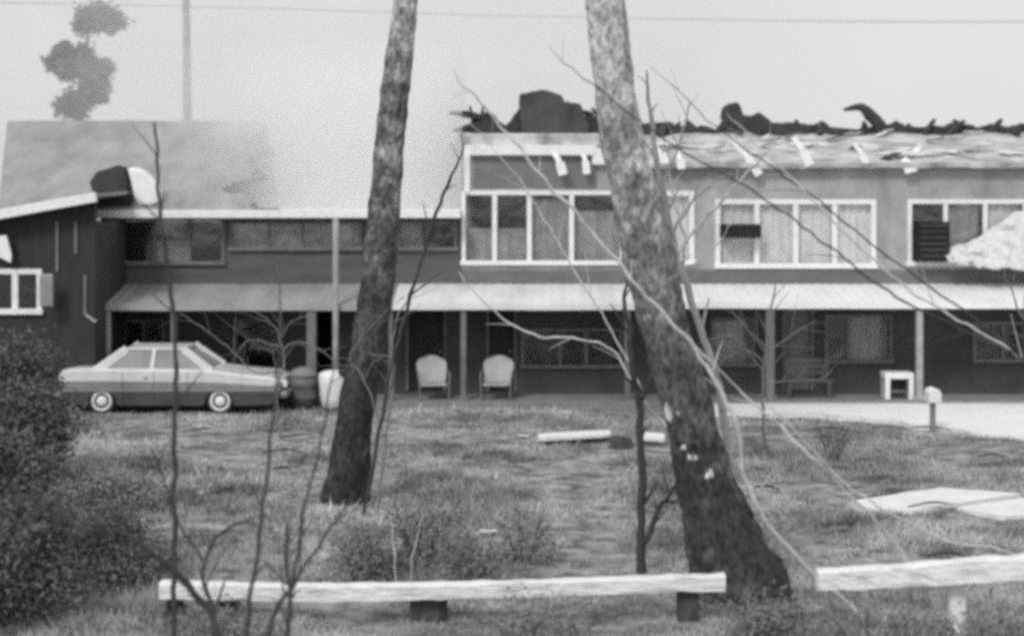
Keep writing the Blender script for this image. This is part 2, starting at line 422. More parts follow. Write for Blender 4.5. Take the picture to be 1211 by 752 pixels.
def awning(name_par, px0, px1, m, Ye=38.0, Yw=39.98, py_e=363, py_w=336, sag=.02):
    """thin ribbed sheet awning sloping from the wall to the eave, with a folded lip"""
    mb = MB(); x0 = X(px0, Ye); x1 = X(px1, Ye)
    ze = Z(py_e - 3, Ye); zw = Z(py_w, Yw); n = int((x1 - x0) / .12)
    vs = []; 
    for i in range(n + 1):
        x = x0 + (x1 - x0) * i / n
        s = sag * mnoise.noise(Vector((x * .5, 0, 7))); rib = .012 * (i % 2)
        vs += [(x, Yw, zw + rib + s * .3), (x, Ye, ze + rib + s), (x, Ye - .01, ze - .13 + s), (x, Ye + .04, ze - .13 + s), (x, Ye + .05, ze - .03 + s), (x, Yw, zw - .04)]
    k = 6
    fs = [(i * k + j, i * k + (j + 1) % k, (i + 1) * k + (j + 1) % k, (i + 1) * k + j) for i in range(n) for j in range(k)]
    fs += [tuple(range(k)), tuple(range(n * k, n * k + k))]
    mb.add(vs, fs)
    return mb.build('awning', m, name_par)

def post(par, px, Y, py_top, wd=.12, m=None, label=None, zb=.1):
    mb = MB(); x = X(px, Y); zt = Z(py_top, Y)
    mb.box(x - wd / 2, x + wd / 2, Y, Y + wd, zb, zt)
    mb.box(x - wd * .8, x + wd * .8, Y - .03, Y + wd + .03, zb - .002, zb + .12)
    o = mb.build('post', m or M_trimd, par, bevel=.01)
    if label: o['label'] = label
    return o

def ragged_mass(par, name, outline, y0, y1, m, amp=.12, seed=0, label=None):
    """burnt mass: an outline in photo pixels, extruded in depth and broken up"""
    Y = y0
    pts = []
    n = len(outline)
    for i in range(n):
        a = outline[i]; b = outline[(i + 1) % n]
        L_ = math.hypot(a[0] - b[0], a[1] - b[1]); k = max(1, int(L_ / 4))
        for j in range(k):
            t = j / k; pts.append((X(a[0] + (b[0] - a[0]) * t, Y), Z(a[1] + (b[1] - a[1]) * t, Y)))
    bm = bmesh.new(); layers = []
    K = max(2, int((y1 - y0) / .25)); cx = sum(p[0] for p in pts) / len(pts); cz = min(p[1] for p in pts)
    for q in range(K + 1):
        yy = y0 + (y1 - y0) * q / K; ring = []
        for (x, z) in pts:
            s = Vector((x * 2.3 + seed, yy * 2.1, z * 2.3))
            dx = amp * (mnoise.noise(s) + .6 * mnoise.noise(s * 3)); dz = amp * (mnoise.noise(s + Vector((31, 0, 0))) + .6 * mnoise.noise(s * 3.1))
            if z < cz + .05: dz = 0
            ring.append(bm.verts.new((x + dx, yy + amp * .5 * mnoise.noise(s * 2), z + dz)))
        layers.append(ring)
    for q in range(K):
        for i in range(len(pts)):
            j = (i + 1) % len(pts)
            bm.faces.new((layers[q][i], layers[q][j], layers[q + 1][j], layers[q + 1][i]))
    for ring in (layers[0], layers[-1]):
        f = bm.faces.new(ring)
    bmesh.ops.triangulate(bm, faces=[f for f in bm.faces if len(f.verts) > 4])
    bmesh.ops.recalc_face_normals(bm, faces=bm.faces[:])
    me = bpy.data.meshes.new(name); bm.to_mesh(me); bm.free(); me.materials.append(m)
    o = bpy.data.objects.new(name, me); COL.objects.link(o)
    if par is not None: o.parent = par; me.transform(Matrix.Translation(-parent_world(par)))
    if label: o['label'] = label
    return o

# ------------------------------------------------------------------ main motel block (middle and right)
YW = 40.0
mot = empty('motel_building', (X(880, YW), 42, 0), 'long two storey motel block with pale upper wall, white windows and burnt roofline', 'building')
holes = []
# middle window wall
holes.append(window(mot, YW, 546, 738, 226, 312, (585, 626, 676), M_white, .10, mw=.12,
    curtains=((546, 628, M_curtg, 270), (628, 676, M_curtg, 235), (678, 736, M_curtg, 250)), label='wide window band with tall panes beside the leaning tree'))
holes.append(window(mot, YW, 765, 821, 226, 312, (), M_white, .13, curtains=((767, 819, M_curtl, 230),), mw=.1, label='white framed window just right of the leaning tree'))
# clerestory panels above the middle windows
pn = MB(); pn.box(X(560, YW), X(705, YW), YW - .03, YW, Z(222, YW), Z(186, YW)); pn.build('wall_panel', M_panel, mot)
holes.append(window(mot, YW, 846, 1036, 236, 316, (895, 941, 987), M_white, .12, mw=.13,
    curtains=((848, 893, M_curtl, 238), (895, 940, M_curtl, 238), (943, 985, M_curtl, 238), (987, 1034, M_curt, 238)), label='four pane window with pale curtains and a small air conditioner'))
holes.append(window(mot, YW, 1073, 1262, 236, 313, (1118, 1165, 1212), M_white, .11, mw=.11,
    curtains=((1120, 1160, M_curtg, 240), (1168, 1210, M_curtl, 240), (1214, 1258, M_curt, 238)), label='window at the right edge with a large dark air conditioner'))
WX0, WX1 = X(546, YW), X(1340, YW)
zU0, zU1 = Z(336, YW), Z(192, YW)
mb = MB(); wall_holes(mb, WX0, WX1, zU0, zU1, YW, YW + .22, holes)
mb.box(WX0, WX0 + .2, YW + .22, 47, .0, zU1); mb.box(WX1 - .2, WX1, YW + .22, 47, .0, zU1); mb.box(WX0, WX1, 47, 47.2, 0, zU1)
mb.box(WX0, X(727, YW), YW, YW + .22, zU1, Z(173, YW)); mb.box(X(724, YW), X(727, YW), YW + .22, 46.9, zU1, Z(173, YW))
mb.build('upper_wall', M_wallR, mot)
mb = MB(); mb.box(WX0 + .01, X(724, YW) - .01, YW + .23, 46.9, Z(173, YW) - .1, Z(173, YW)); mb.build('attic_deck', M_roofR, mot)
mb = MB(); mb.box(WX0, WX1, YW - .035, YW - .002, Z(334, YW), Z(319.5, YW)); mb.build('wall_band', M_band, mot)  # darker strip along the wall under the upper windows
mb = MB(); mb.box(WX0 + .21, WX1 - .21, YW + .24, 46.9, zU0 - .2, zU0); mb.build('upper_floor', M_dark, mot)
# white head boards and fascia
mb = MB(); mb.box(X(555, YW), X(705, YW), YW - .22, YW - .002, Z(184, YW), Z(172, YW)); mb.box(X(549, YW), X(556, YW), YW - .1, YW - .002, Z(228, YW), Z(172, YW)); mb.box(X(700, YW), X(722, YW), YW - .2, YW - .002, Z(195, YW), Z(176, YW))
mb.build('fascia', M_whitew, mot, bevel=.01)
# torn fascia strips hanging from the eave
for i, (a, b, wd) in enumerate([((868, 168), (898, 207), .2), ((938, 162), (958, 196), .22), ((1010, 170), (1024, 194), .16), ((740, 166), (757, 214), .3), ((770, 172), (786, 196), .34), ((800, 180), (806, 200), .2), ((1068, 188), (1078, 204), .3), ((655, 180), (666, 207), .22), ((688, 178), (694, 206), .18)]):
    y_ = YW - .32 - .05 * (i % 2)
    mb = MB(); p0, p1 = P(a[0], a[1], y_ + .15), P(b[0], b[1], y_)
    mid = (p0 + p1) / 2 + Vector((.03, -.04, .02)); mb.bar(p0, mid, wd * .6, .03, (0, 1, 0)); mb.bar(mid, p1, wd, .03, (0, 1, 0))
    mb.build('torn_fascia_strip', M_whitew, mot)
# roof: low slope up to a burnt ridge
def roof_sheet(par, x0, x1, ye, ze, yr, zr, m, yb, zb, th=.12, amp=.05, nx=60, ny=10, name='roof', cut=None, skew=0.0):
    bm = bmesh.new(); rows = []
    for j in range(ny + 1):
        t = j / ny; row = []
        for i in range(nx + 1):
            x = x0 + (x1 - x0) * i / nx; y = ye + (yr - ye) * t; z = ze + (zr - ze) * t
            x += skew * t * (1 - i / nx)
            z += amp * (mnoise.noise(Vector((x * .9, y * .9, 2))) + .5 * mnoise.noise(Vector((x * 3, y * 3, 2)))) * max(t, .45)
            row.append(bm.verts.new((x, y, z)))
        rows.append(row)
    row = [bm.verts.new((v.co.x, yb, zb)) for v in rows[-1]]; rows.append(row)
    for j in range(len(rows) - 1):
        for i in range(nx):
            cx = (rows[j][i].co.x + rows[j][i + 1].co.x) / 2; cy = (rows[j][i].co.y + rows[j + 1][i].co.y) / 2
            if cut and cut(cx, cy): continue
            bm.faces.new((rows[j][i], rows[j][i + 1], rows[j + 1][i + 1], rows[j + 1][i]))
    me = bpy.data.meshes.new(name); bm.to_mesh(me); bm.free(); me.materials.append(m)
    o = bpy.data.objects.new(name, me); COL.objects.link(o); o.parent = par; me.transform(Matrix.Translation(-parent_world(par)))
    sm = o.modifiers.new('thick', 'SOLIDIFY'); sm.thickness = th; sm.offset = -1
    return o
roof_sheet(mot, X(727, YW), X(1345, YW), YW - .35, Z(193, YW - .35), 44.5, Z(158, 44.5), M_roofR, 47.4, 5.6, nx=160, ny=24, amp=.11)
mb = MB(); mb.box(WX0, WX0 + .2, YW + .3, 46.8, zU1, Z(160, 42)); mb.build('parapet', M_wallR, mot)
# pale ash drifts and sheets lying on the roof
def roofz(px, Y): 
    t = (Y - YW + .35) / (44.5 - YW + .35); return Z(193, YW - .35) * (1 - t) + Z(158, 44.5) * t
for (px, Y, lx, ly) in ((1075, 40.9, 1.7, .8), (1120, 41.3, 1.2, .5), (785, 42.5, .9, .7), (870, 43, .8, .5), (960, 42.4, 1.1, .6), (1195, 41.0, .7, .4)):
    mb = MB(); vs = []; n = 30
    for k in range(n):
        a = 6.283 * k / n; rr = 1 + .8 * mnoise.noise(Vector((math.cos(a) * 2.2 + px, math.sin(a) * 2.2, Y)))
        x = X(px, Y) + lx * .5 * rr * math.cos(a); y = Y + ly * .5 * rr * math.sin(a); vs.append((x, y, roofz(px, y) + .035))
    c = len(vs); vs2 = [(v[0] * .3 + X(px, Y) * .7, v[1] * .3 + Y * .7, roofz(px, v[1] * .3 + Y * .7) + .06) for v in vs]
    mb.add(vs + vs2, [(i, (i + 1) % n, (i + 1) % n + n, i + n) for i in range(n)] + [tuple(range(n, 2 * n))])
    mb.build('ash_drift', M_awnM, mot, smooth=True)
# broken roof sheets and boards lying on the right roof
for i in range(26):
    px = random.uniform(735, 1215); y_ = random.uniform(40.0, 43.8); a_ = random.uniform(-1.2, 1.2); ln = random.uniform(.4, 1.5); wd = random.uniform(.08, .35)
    c0 = Vector((X(px, y_), y_, roofz(px, y_) + .06)); dv = Vector((math.cos(a_), math.sin(a_) * .6, 0)) * ln * .5
    e0, e1 = c0 - dv, c0 + dv; e0.z = roofz(px, e0.y) + .06; e1.z = roofz(px, e1.y) + random.uniform(.08, .25)
    mb = MB(); mb.bar(e0, (e0 + e1) / 2 + Vector((.03, .02, .02)), wd, .025); mb.build('roof_debris', (M_whitew, M_awnM, M_roofL, M_char)[i % 4], mot)
    mb = MB(); mb.bar((e0 + e1) / 2 + Vector((.03, .02, .05)), e1, wd * .7, .025); mb.build('roof_debris', (M_whitew, M_awnM, M_roofL, M_panel)[(i + 1) % 4], mot)
# burnt ridge
ridge = [(740, 163), (742, 150), (790, 146), (808, 149), (830, 152), (850, 158), (858, 146), (863, 124), (872, 123), (880, 133), (900, 138), (918, 146), (925, 152), (935, 145), (955, 148),
         (975, 152), (1000, 154), (1020, 153), (1050, 150), (1060, 147), (1075, 153), (1095, 150), (1120, 151), (1135, 144), (1150, 151), (1175, 148), (1190, 150), (1240, 149), (1330, 150), (1330, 163)]
ragged_mass(mot, 'charred_ridge', ridge, 44.3, 45.1, M_char, .16, 3)
for i in range(22):
    px = 745 + i * 27 + random.uniform(-10, 10); lean = random.uniform(-22, 22); hh_ = random.uniform(3, 14); yy_ = random.uniform(43.9, 44.4)
    mb = MB(); p0, p1 = P(px, 160, yy_), P(px + lean, 151 - hh_ * .7, yy_ + .2)
    pts, rd = smooth_path([(p0, .1), ((p0 + p1) / 2 + Vector((.04, 0, .05)), .09), (p1, .04)], 4); mb.tube(pts, rd, 5, .5, i, freq=4); mb.build('charred_rafter', M_char, mot)
# twisted charred sheet at the ridge
mb = MB(); pts, rd = smooth_path([(P(1046, 160, 44.2), .16), (P(1040, 148, 44.2), .2), (P(1028, 134, 44.1), .16), (P(1015, 127, 44), .1), (P(998, 130, 43.9), .04)], 5)
mb.tube(pts, rd, 8, .35, 4); mb.build('twisted_roof_sheet', M_char, mot)
# burnt attic over the middle windows
ragged_mass(mot, 'charred_attic', [(548, 172), (543, 160), (552, 150), (570, 146), (572, 140), (580, 133), (590, 143), (600, 150), (610, 136), (616, 128), (624, 160), (660, 166), (690, 140), (705, 138), (716, 140), (722, 174)], 41.2, 43.4, M_char, .1, 9)
mb = MB(); mb.box(X(548, YW), X(722, YW), YW - .05, 41.4, Z(173, 40), Z(160, 41)); mb.build('ash_ledge', M_roofR, mot, bevel=.05)
ragged_mass(mot, 'chimney', [(616, 168), (615, 111), (632, 109), (648, 108), (662, 113), (670, 122), (686, 124), (690, 136), (696, 148), (690, 168)], 40.9, 42.2, M_charb, .07, 5, 'sooty brick chimney stub standing on the burnt attic')
for i, (a, b, r) in enumerate([((531, 134), (572, 141), .1), ((536, 155), (590, 148), .09), ((545, 158), (578, 134), .06), ((700, 128), (716, 150), .08), ((690, 132), (702, 145), .1), ((671, 120), (678, 168), .07)]):
    mb = MB(); p0, p1 = P(a[0], a[1], 41 + .1 * i), P(b[0], b[1], 41.3 + .1 * i)
    pts, rd = smooth_path([(p0, r * .4), ((p0 + p1) / 2 + Vector((0, 0, .05)), r), (p1, r)], 5)
    mb.tube(pts, rd, 6, .4, i * 3, freq=3); mb.build('charred_rafter', M_char if i < 5 else M_metal, mot)

for i in range(12):
    px = random.uniform(556, 712); p0 = P(px, 168, 41.3 + .1 * i); p1 = P(px + random.uniform(-26, 26), random.uniform(120, 150), 41.2 + .12 * i)
    pts, rd = smooth_path([(p0, .05), ((p0 + p1) / 2 + Vector((.05, 0, .03)), .06), (p1, .03)], 4); mb = MB(); mb.tube(pts, rd, 5, .5, i, freq=5); mb.build('charred_rafter', M_char, mot)
# air conditioners in the windows
def ac(px0, px1, py0, py1, m, d=.4, lab=None):
    mb = MB(); Y = YW - d; x0, x1, z0, z1 = X(px0, YW), X(px1, YW), Z(py1, YW), Z(py0, YW)
    mb.box(x0, x1, Y, YW - .02, z0, z1)
    o = mb.build('air_conditioner', m, mot, bevel=.03)
    s = MB(); n = 6
    for i in range(n):
        zz = z0 + (z1 - z0) * (i + .8) / (n + .6); s.box(x0 + .06, x1 - .06, Y - .012, Y + .01, zz, zz + (z1 - z0) * .06)
    s.build('grille', M_char, o)
    if lab: o['label'] = lab
ac(851, 897, 265, 281, mat('dark_ac_metal', .03, .95, v2=.02, scale=4, spec=.1), .45, 'small dark window air conditioner')
ac(1079, 1117, 262, 309, mat('dark_ac_metal', .035, .6, v2=.02, scale=4), .5, 'large dark window air conditioner')

# ground floor of the main block
gh = []
gh.append(window(mot, YW, 616, 736, 388, 434, (662, 693), M_trimd, .08, mw=.1, label='low window in the shade of the porch behind the chairs'))
gh.append(window(mot, YW, 975, 1055, 372, 428, (1003,), M_trimd, .08, mw=.1, curtains=((1005, 1050, M_curtg, 376),), label='low porch window with a grey curtain'))
gh.append(window(mot, YW, 1150, 1262, 380, 427, (1186,), M_trimd, .08, mw=.1, label='low porch window at the right edge'))
gh.append(window(mot, YW, 840, 893, 375, 432, (), M_trimd, .08, curtains=((842, 890, M_curtg, 380),), label='low porch window behind the pale branches'))
doorh = (X(482, YW), X(530, YW), .12, 2.3)
gh2 = [h for h in gh] + [(X(575, YW), X(611, YW), .12, 2.25), (X(925, YW), X(962, YW), .12, 2.25)]
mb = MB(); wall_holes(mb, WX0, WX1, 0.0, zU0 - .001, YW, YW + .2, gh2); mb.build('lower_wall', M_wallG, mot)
def door(par, px0, px1, m, fm, label=None, Yw=YW):
    x0, x1 = X(px0, Yw), X(px1, Yw)
    d = MB(); d.box(x0 + .07, x1 - .07, Yw + .07, Yw + .11, .14, 2.18); 
    for a, b in ((.3, 1.0), (1.15, 2.0)): d.box(x0 + .2, x1 - .2, Yw + .055, Yw + .07, a, b)
    o = d.build('door', m, par, bevel=.01)
    f = MB(); f.box(x0, x0 + .07, Yw - .03, Yw + .12, .12, 2.25); f.box(x1 - .07, x1, Yw - .03, Yw + .12, .12, 2.25); f.box(x0 + .07, x1 - .07, Yw - .03, Yw + .12, 2.18, 2.25)
    f.build('frame', fm, o)
    h = MB(); h.lathe((x1 - .16, Yw + .03, 1.1), [(.012, -.03), (.035, 0), (.035, .03), (.01, .04)], 10, 'y'); h.build('handle', M_metal, o)
    if label: o['label'] = label
door(mot, 575, 611, M_wallD, M_trimd, 'door behind the second lawn chair'); door(mot, 925, 962, M_panel, M_trimd)
awning(mot, 464, 772, M_awnM); awning(mot, 774, 1345, M_awnR, py_e=361.5)
for px, wd in ((548, .13), (742, .13), (911, .2), (1088, .15), (1262, .15)): post(mot, px, 38.05, 361, wd, M_trim if px > 1000 else M_trimd)

# ------------------------------------------------------------------ left wing
wing = empty('motel_wing', (X(340, YW), 42, 0), 'lower dark motel wing with white eave and grey awning, smoke over its roof', 'building')
lh = []
lh.append(window(wing, YW, 139, 266, 256, 312, (183, 224), M_trimd, .08, mw=.09, curtains=((184, 222, M_curtg, 285),), label='three pane window under the white eave'))
lh.append(window(wing, YW, 272, 428, 262, 295, (318, 358), M_trimd, .06, mw=.05, curtains=((273, 427, M_curtg, 264),), label='long low curtained window of the wing'))
lh.append(window(wing, YW, 470, 540, 262, 295, (505,), M_trimd, .06, mw=.05, curtains=((471, 500, M_curtg, 264),), label='short curtained window left of the tall block'))
LX0, LX1 = X(119, YW), X(545.5, YW)
zL1 = Z(258, YW)
mb = MB(); wall_holes(mb, LX0, LX1, Z(336, YW), zL1, YW, YW + .2, lh)
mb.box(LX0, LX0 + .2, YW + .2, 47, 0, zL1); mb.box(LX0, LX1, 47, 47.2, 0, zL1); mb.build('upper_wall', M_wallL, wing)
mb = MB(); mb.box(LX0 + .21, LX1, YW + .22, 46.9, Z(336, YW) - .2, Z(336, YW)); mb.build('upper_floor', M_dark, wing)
mb = MB(); mb.box(LX0 + .21, LX1, YW + .22, 46.9, zL1 - .1, zL1 - .02); mb.build('bounce_ceiling', M_white, wing)  # pale slab over the rooms, added to bounce light up into the smoke
gh = [window(wing, YW, 277, 333, 376, 437, (), M_trimd, .07, curtains=(), label='low window behind the tangled branches'),
      window(wing, YW, 146, 195, 378, 432, (170,), M_trimd, .07, label='low window behind the parked car')]
gh2 = gh + [(X(480, YW), X(528, YW), .12, 2.25), (X(375, YW), X(393, YW), .12, 2.25)]
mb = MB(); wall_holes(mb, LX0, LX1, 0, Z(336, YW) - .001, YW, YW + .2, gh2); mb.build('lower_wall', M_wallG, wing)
door(wing, 480, 528, M_wallD, M_trimd, 'dark door beside the first lawn chair')
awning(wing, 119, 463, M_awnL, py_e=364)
# eave
mb = MB(); mb.box(X(111, YW) - .1, X(546, YW) - .01, YW - .75, YW + .6, Z(258, YW - .75), Z(248.5, YW - .75)); mb.build('eave', M_whitew, wing, bevel=.015)
for px, wd, top, mm in ((127, .13, 362, M_trim), (204, .09, 362, M_trimd), (368, .22, 362, M_trimd), (462, .1, 362, M_trimd)): post(wing, px, 38.05, top, wd, mm)
mb = MB(); mb.tube([P(397, 257, 37.9), P(397, 300, 37.9), P(397, 400, 37.9), (X(397, 37.9), 37.9, .05)], .07, 10); mb.build('downpipe', M_trim, wing, smooth=True, )
# roof, burnt away towards the right where the smoke comes out
def cutf(x, y): return x > X(300, y) + (1.3 * mnoise.noise(Vector((y * .9, 0, 0))) + .5 * mnoise.noise(Vector((y * 4, x * 2, 0)))) 
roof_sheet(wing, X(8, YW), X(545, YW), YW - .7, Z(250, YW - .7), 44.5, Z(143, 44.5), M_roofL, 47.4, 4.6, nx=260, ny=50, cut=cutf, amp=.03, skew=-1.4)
ragged_mass(wing, 'chimney', [(113, 249), (116, 236), (122, 228), (108, 214), (116, 203), (128, 200), (140, 196), (147, 204), (150, 215), (150, 228), (160, 249)], 39.55, 40.3, M_char, .1, 12, 'squat sooty chimney stub at the left end of the eave')
mb = MB(); Yv = 39.5
out = [(150, 199), (162, 198), (172, 204), (183, 216), (188, 228), (187, 240), (178, 243), (164, 243), (158, 232), (155, 217)]
mb.prism([(X(a, Yv), Z(b, Yv)) for a, b in out], Yv, Yv + .5); mb.build('vent_hood', M_white, wing, bevel=.07, seg=3)

# ------------------------------------------------------------------ left house
YH = 37.0
hs = empty('timber_house', (X(20, YH), 39, 0), 'dark timber house at the left edge with a sloping white roof edge', 'house')
hh = [window(hs, YH, -40, 50, 318, 370, (-8, 18), M_whitew, .12, mw=.14, sill=True, label='small white framed window pair')]
x0, x1 = X(-190, YH), X(112, YH)
mb = MB(); wall_holes(mb, x0, x1, 0, Z(262, YH), YH, YH + .2, hh); mb.box(x0, x0 + .2, YH + .2, 44, 0, 4.3); mb.box(x0, x1, 44, 44.2, 0, 4.3)
mb.box(x1 - .2, x1, YH + .2, YW - .01, 0, Z(262, YH)); 
# triangular part up to the rake
mb.prism([(x0, Z(262, YH) + .001), (x1, Z(262, YH) + .001), (x1, Z(234, YH)), (X(0, YH), Z(256, YH)), (X(-30, YH), Z(262, YH) + .003)], YH + .002, YH + .2)
mb.build('wall', M_wallD, hs)
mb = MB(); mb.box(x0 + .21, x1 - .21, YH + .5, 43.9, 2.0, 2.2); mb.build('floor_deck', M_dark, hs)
mb = MB(); p0, p1 = P(-190, 287.5, YH - .5), P(114, 233, YH - .5); 
mb.bar(p0, p1, .1, .22, (0, 0, 1)); mb.build('rake_board', M_whitew, hs, bevel=.01)
mb = MB(); q0 = p0 + Vector((0, 0, .08)); q1 = p1 + Vector((0, 0, .08)); b0 = Vector((q0.x, 44.3, q0.z + .2)); b1 = Vector((q1.x, 44.3, q1.z + .2)); th = Vector((0, 0, -.08))
mb.add([q0, q1, b1, b0, q0 + th, q1 + th, b1 + th, b0 + th], [(0, 1, 2, 3), (4, 5, 6, 7), (0, 1, 5, 4), (1, 2, 6, 5), (2, 3, 7, 6), (3, 0, 4, 7)]); mb.build('roof', M_roofL, hs)
mb = MB(); mb.box(X(54, YH), X(70, YH), YH - .5, YH - .42, Z(361, YH), Z(323, YH)); mb.build('shutter', M_metal, hs, bevel=.03); 
mb = MB(); mb.prism([(X(-20, YH), Z(280, YH)), (X(12, YH), Z(278, YH)), (X(18, YH), Z(300, YH)), (X(17, YH), Z(310, YH)), (X(-20, YH), Z(292, YH))], YH - .3, YH - .22); mb.build('white_board', M_white, hs)
for px, a, b in ((68, 262, 322), (101, 325, 372), (90, 262, 300)):
    mb = MB(); mb.box(X(px, YH) - .03, X(px, YH) + .03, YH - .05, YH - .002, Z(b, YH), Z(a, YH)); mb.build('wall_batten', M_trimd, hs)
mb = MB(); mb.tube([P(101, 372, YH - .1), P(112, 380, YH - .1), P(119, 371, 38.0)], .03, 6); mb.build('gutter_pipe', M_trim, hs)

# ------------------------------------------------------------------ parked car
def build_car():
    Yc = 36.35; sc = Yc / F                       # metres per photo pixel at the car's near side
    cx = X(190, Yc)
    car = empty('parked_car', (cx, Yc + .9, .0), 'two tone sedan, pale above and darker below, parked by the porch', 'car')
    def q(px, py): return (X(px, Yc), Z(py, Yc) + .0)
    zoff = lambda z: z
    # lower body side outline with wheel arches (photo rows, ground row 491)
    def arch(cxp, r=17.5, n=9):
        return [(cxp + r * math.cos(math.pi * k / n), 478 - r * math.sin(math.pi * k / n) * .95) for k in range(n + 1)]
    low = [(70, 470), (69, 455), (66, 447), (71, 439), (88, 437), (108, 437), (130, 437.5), (200, 438), (248, 439), (285, 444), (318, 447), (330, 451), (334, 458), (332, 470), (322, 479)]
    low += [(279, 480)] + [p for p in arch(260)] + [(240, 480)] + [(139, 480)] + [p for p in arch(120)] + [(101, 480)] + [(76, 477)]
    W2 = .92
    poly = [q(*p) for p in low]
    n = len(poly); mbd = MB(); rings = []
    zc = .62
    for (yy, s) in ((-W2, .965), (-W2 + .07, 1.0), (W2 - .07, 1.0), (W2, .965)):
        base = len(mbd.v)
        for (x, z) in poly:
            top = z > .85
            mbd.v.append((cx + (x - cx) * (s if s == 1 else .985), Yc + .9 + yy, z - (.035 if (top and s != 1) else 0)))
        rings.append(base)
    for a, b in zip(rings[:-1], rings[1:]):
        for i in range(n):
            j = (i + 1) % n; mbd.f.append((a + i, a + j, b + j, b + i))
    mbd.f.append(tuple(rings[0] + i for i in range(n))); mbd.f.append(tuple(rings[-1] + i for i in range(n))[::-1])
    M_carlo = mat('car_lower_paint', .08, .45, v2=.05, scale=2, spec=.6); M_carup = mat('car_upper_paint', .76, .3, v2=.6, scale=2, spec=.6)
    body = mbd.build('body', M_carlo, car, bevel=.02, seg=2)
    # upper belt panel in pale paint, wrapped a few mm proud of the body
    up = [(68, 449), (72, 438.6), (88, 436.2), (130, 436.4), (200, 436.9), (248, 438), (285, 443), (318, 446), (331, 451), (331, 454), (318, 456.5), (240, 452), (120, 450.5), (80, 451)]
    m2 = MB(); pu = [q(*p) for p in up]; n2 = len(pu)
    for yy, s, dz in ((-W2 - .004, 1, -.03), (-W2 + .06, 1.002, .006), (W2 - .06, 1.002, .006), (W2 + .004, 1, -.03)):
        for (x, z) in pu: m2.v.append((cx + (x - cx) * s, Yc + .9 + yy, z + (dz if z > .75 else 0)))
    for a in range(3):
        for i in range(n2):
            j = (i + 1) % n2; m2.f.append((a * n2 + i, a * n2 + j, (a + 1) * n2 + j, (a + 1) * n2 + i))
    m2.f.append(tuple(range(n2))); m2.f.append(tuple(3 * n2 + i for i in range(n2))[::-1])
    m2.build('upper_body', M_carup, car, bevel=.015)
    sb = MB(); sbp = [q(*p) for p in [(69.5, 450.5), (120, 450), (240, 451.5), (318, 456), (331.5, 454), (333, 461.5), (72, 461.5)]]
    sb.prism([(cx + (x - cx) * .995, z) for x, z in sbp], Yc - .026, Yc + 1.826); sb.build('side_band', mat('car_side_paint', .3, .35, v2=.2, scale=2, spec=.6), car, bevel=.006)
    # greenhouse
    zb = q(0, 438)[1]; zt = q(0, 413)[1]
    bx0, bx1, tx0, tx1 = X(108, Yc), X(252, Yc), X(147, Yc), X(214, Yc)
    def gh(mb, inset, top=0.0, b0=bx0, b1=bx1, t0=tx0, t1=tx1):
        yb = W2 - .1 - inset; yt = W2 - .26 - inset
        lv = [(b0, -yb, zb - .02), (b1, -yb, zb - .02), (b1, yb, zb - .02), (b0, yb, zb - .02), (t0, -yt, zt + top), (t1, -yt, zt + top), (t1, yt, zt + top), (t0, yt, zt + top)]
        mb.add([(a, Yc + .9 + b, c) for a, b, c in lv], [(0, 1, 2, 3), (4, 5, 6, 7), (0, 1, 5, 4), (1, 2, 6, 5), (2, 3, 7, 6), (3, 0, 4, 7)])
    gm = MB(); gh(gm, .03, -.04, bx0 + .05, bx1 - .05, tx0 + .04, tx1 - .04)
    gl = gm.build('windows', mat('car_glass', .2, .45, v2=.33, spec=.25, scale=2), car)
    rf = MB(); yt = W2 - .25
    rf.box(tx0 - .03, tx1 + .03, Yc + .9 - yt, Yc + .9 + yt, zt - .05, zt + .015)
    rf.build('roof', M_carup, car, bevel=.03, seg=3)
    for sy in (-1, 1):
        yb = Yc + .9 + sy * (W2 - .12); yt_ = Yc + .9 + sy * (W2 - .275)
        for (ba, ta, wdd) in ((bx0 + .06, tx0, .17), (X(178, Yc), X(180, Yc), .07), (bx1 - .06, tx1, .15)):
            pl = MB(); pl.bar((ba, yb, zb - .03), (ta, yt_, zt - .02), wdd * 1.15, .05, (0, 1, 0)); pl.build('pillar', M_carup, car, bevel=.012)
    tr = MB(); tr.box(X(74, Yc), X(325, Yc), Yc - .035, Yc - .012, Z(463, Yc), Z(461.3, Yc)); tr.build('side_trim', M_metal, car)
    for a, b, nm in ((62, 72, 'bumper'), (328, 339, 'bumper')):
        bb = MB(); bb.box(X(a, Yc), X(b, Yc), Yc + .02, Yc + 1.78, Z(470, Yc), Z(463, Yc)); bb.build(nm, M_metal, car, bevel=.03)
    for k in (145, 182, 222):
        dl = MB(); dl.box(X(k, Yc) - .006, X(k, Yc) + .006, Yc - .026, Yc, Z(475, Yc), Z(440, Yc)); dl.build('door_gap', M_dark, car)
    for k in (170, 208):
        hd = MB(); hd.box(X(k, Yc), X(k + 5, Yc), Yc - .05, Yc, Z(447, Yc), Z(445.8, Yc)); hd.build('door_handle', M_metal, car)
    for sy in (.22, 1.5):
        hl = MB(); hl.lathe((X(333.5, Yc), Yc + sy + .05, Z(455, Yc)), [(.03, -.08), (.09, -.08), (.09, .08), (.03, .08)], 12, 'y'); hl.build('headlight', M_white, car)
        tl = MB(); tl.box(X(66, Yc) - .02, X(69, Yc), Yc + sy - .1, Yc + sy + .25, Z(458, Yc), Z(449, Yc)); tl.build('tail_light', M_wallD, car)
    M_tyre = mat('tyre_rubber', .03, .9, v2=.04); M_hub = mat('hubcap', .92, .45, v2=.8, scale=6)
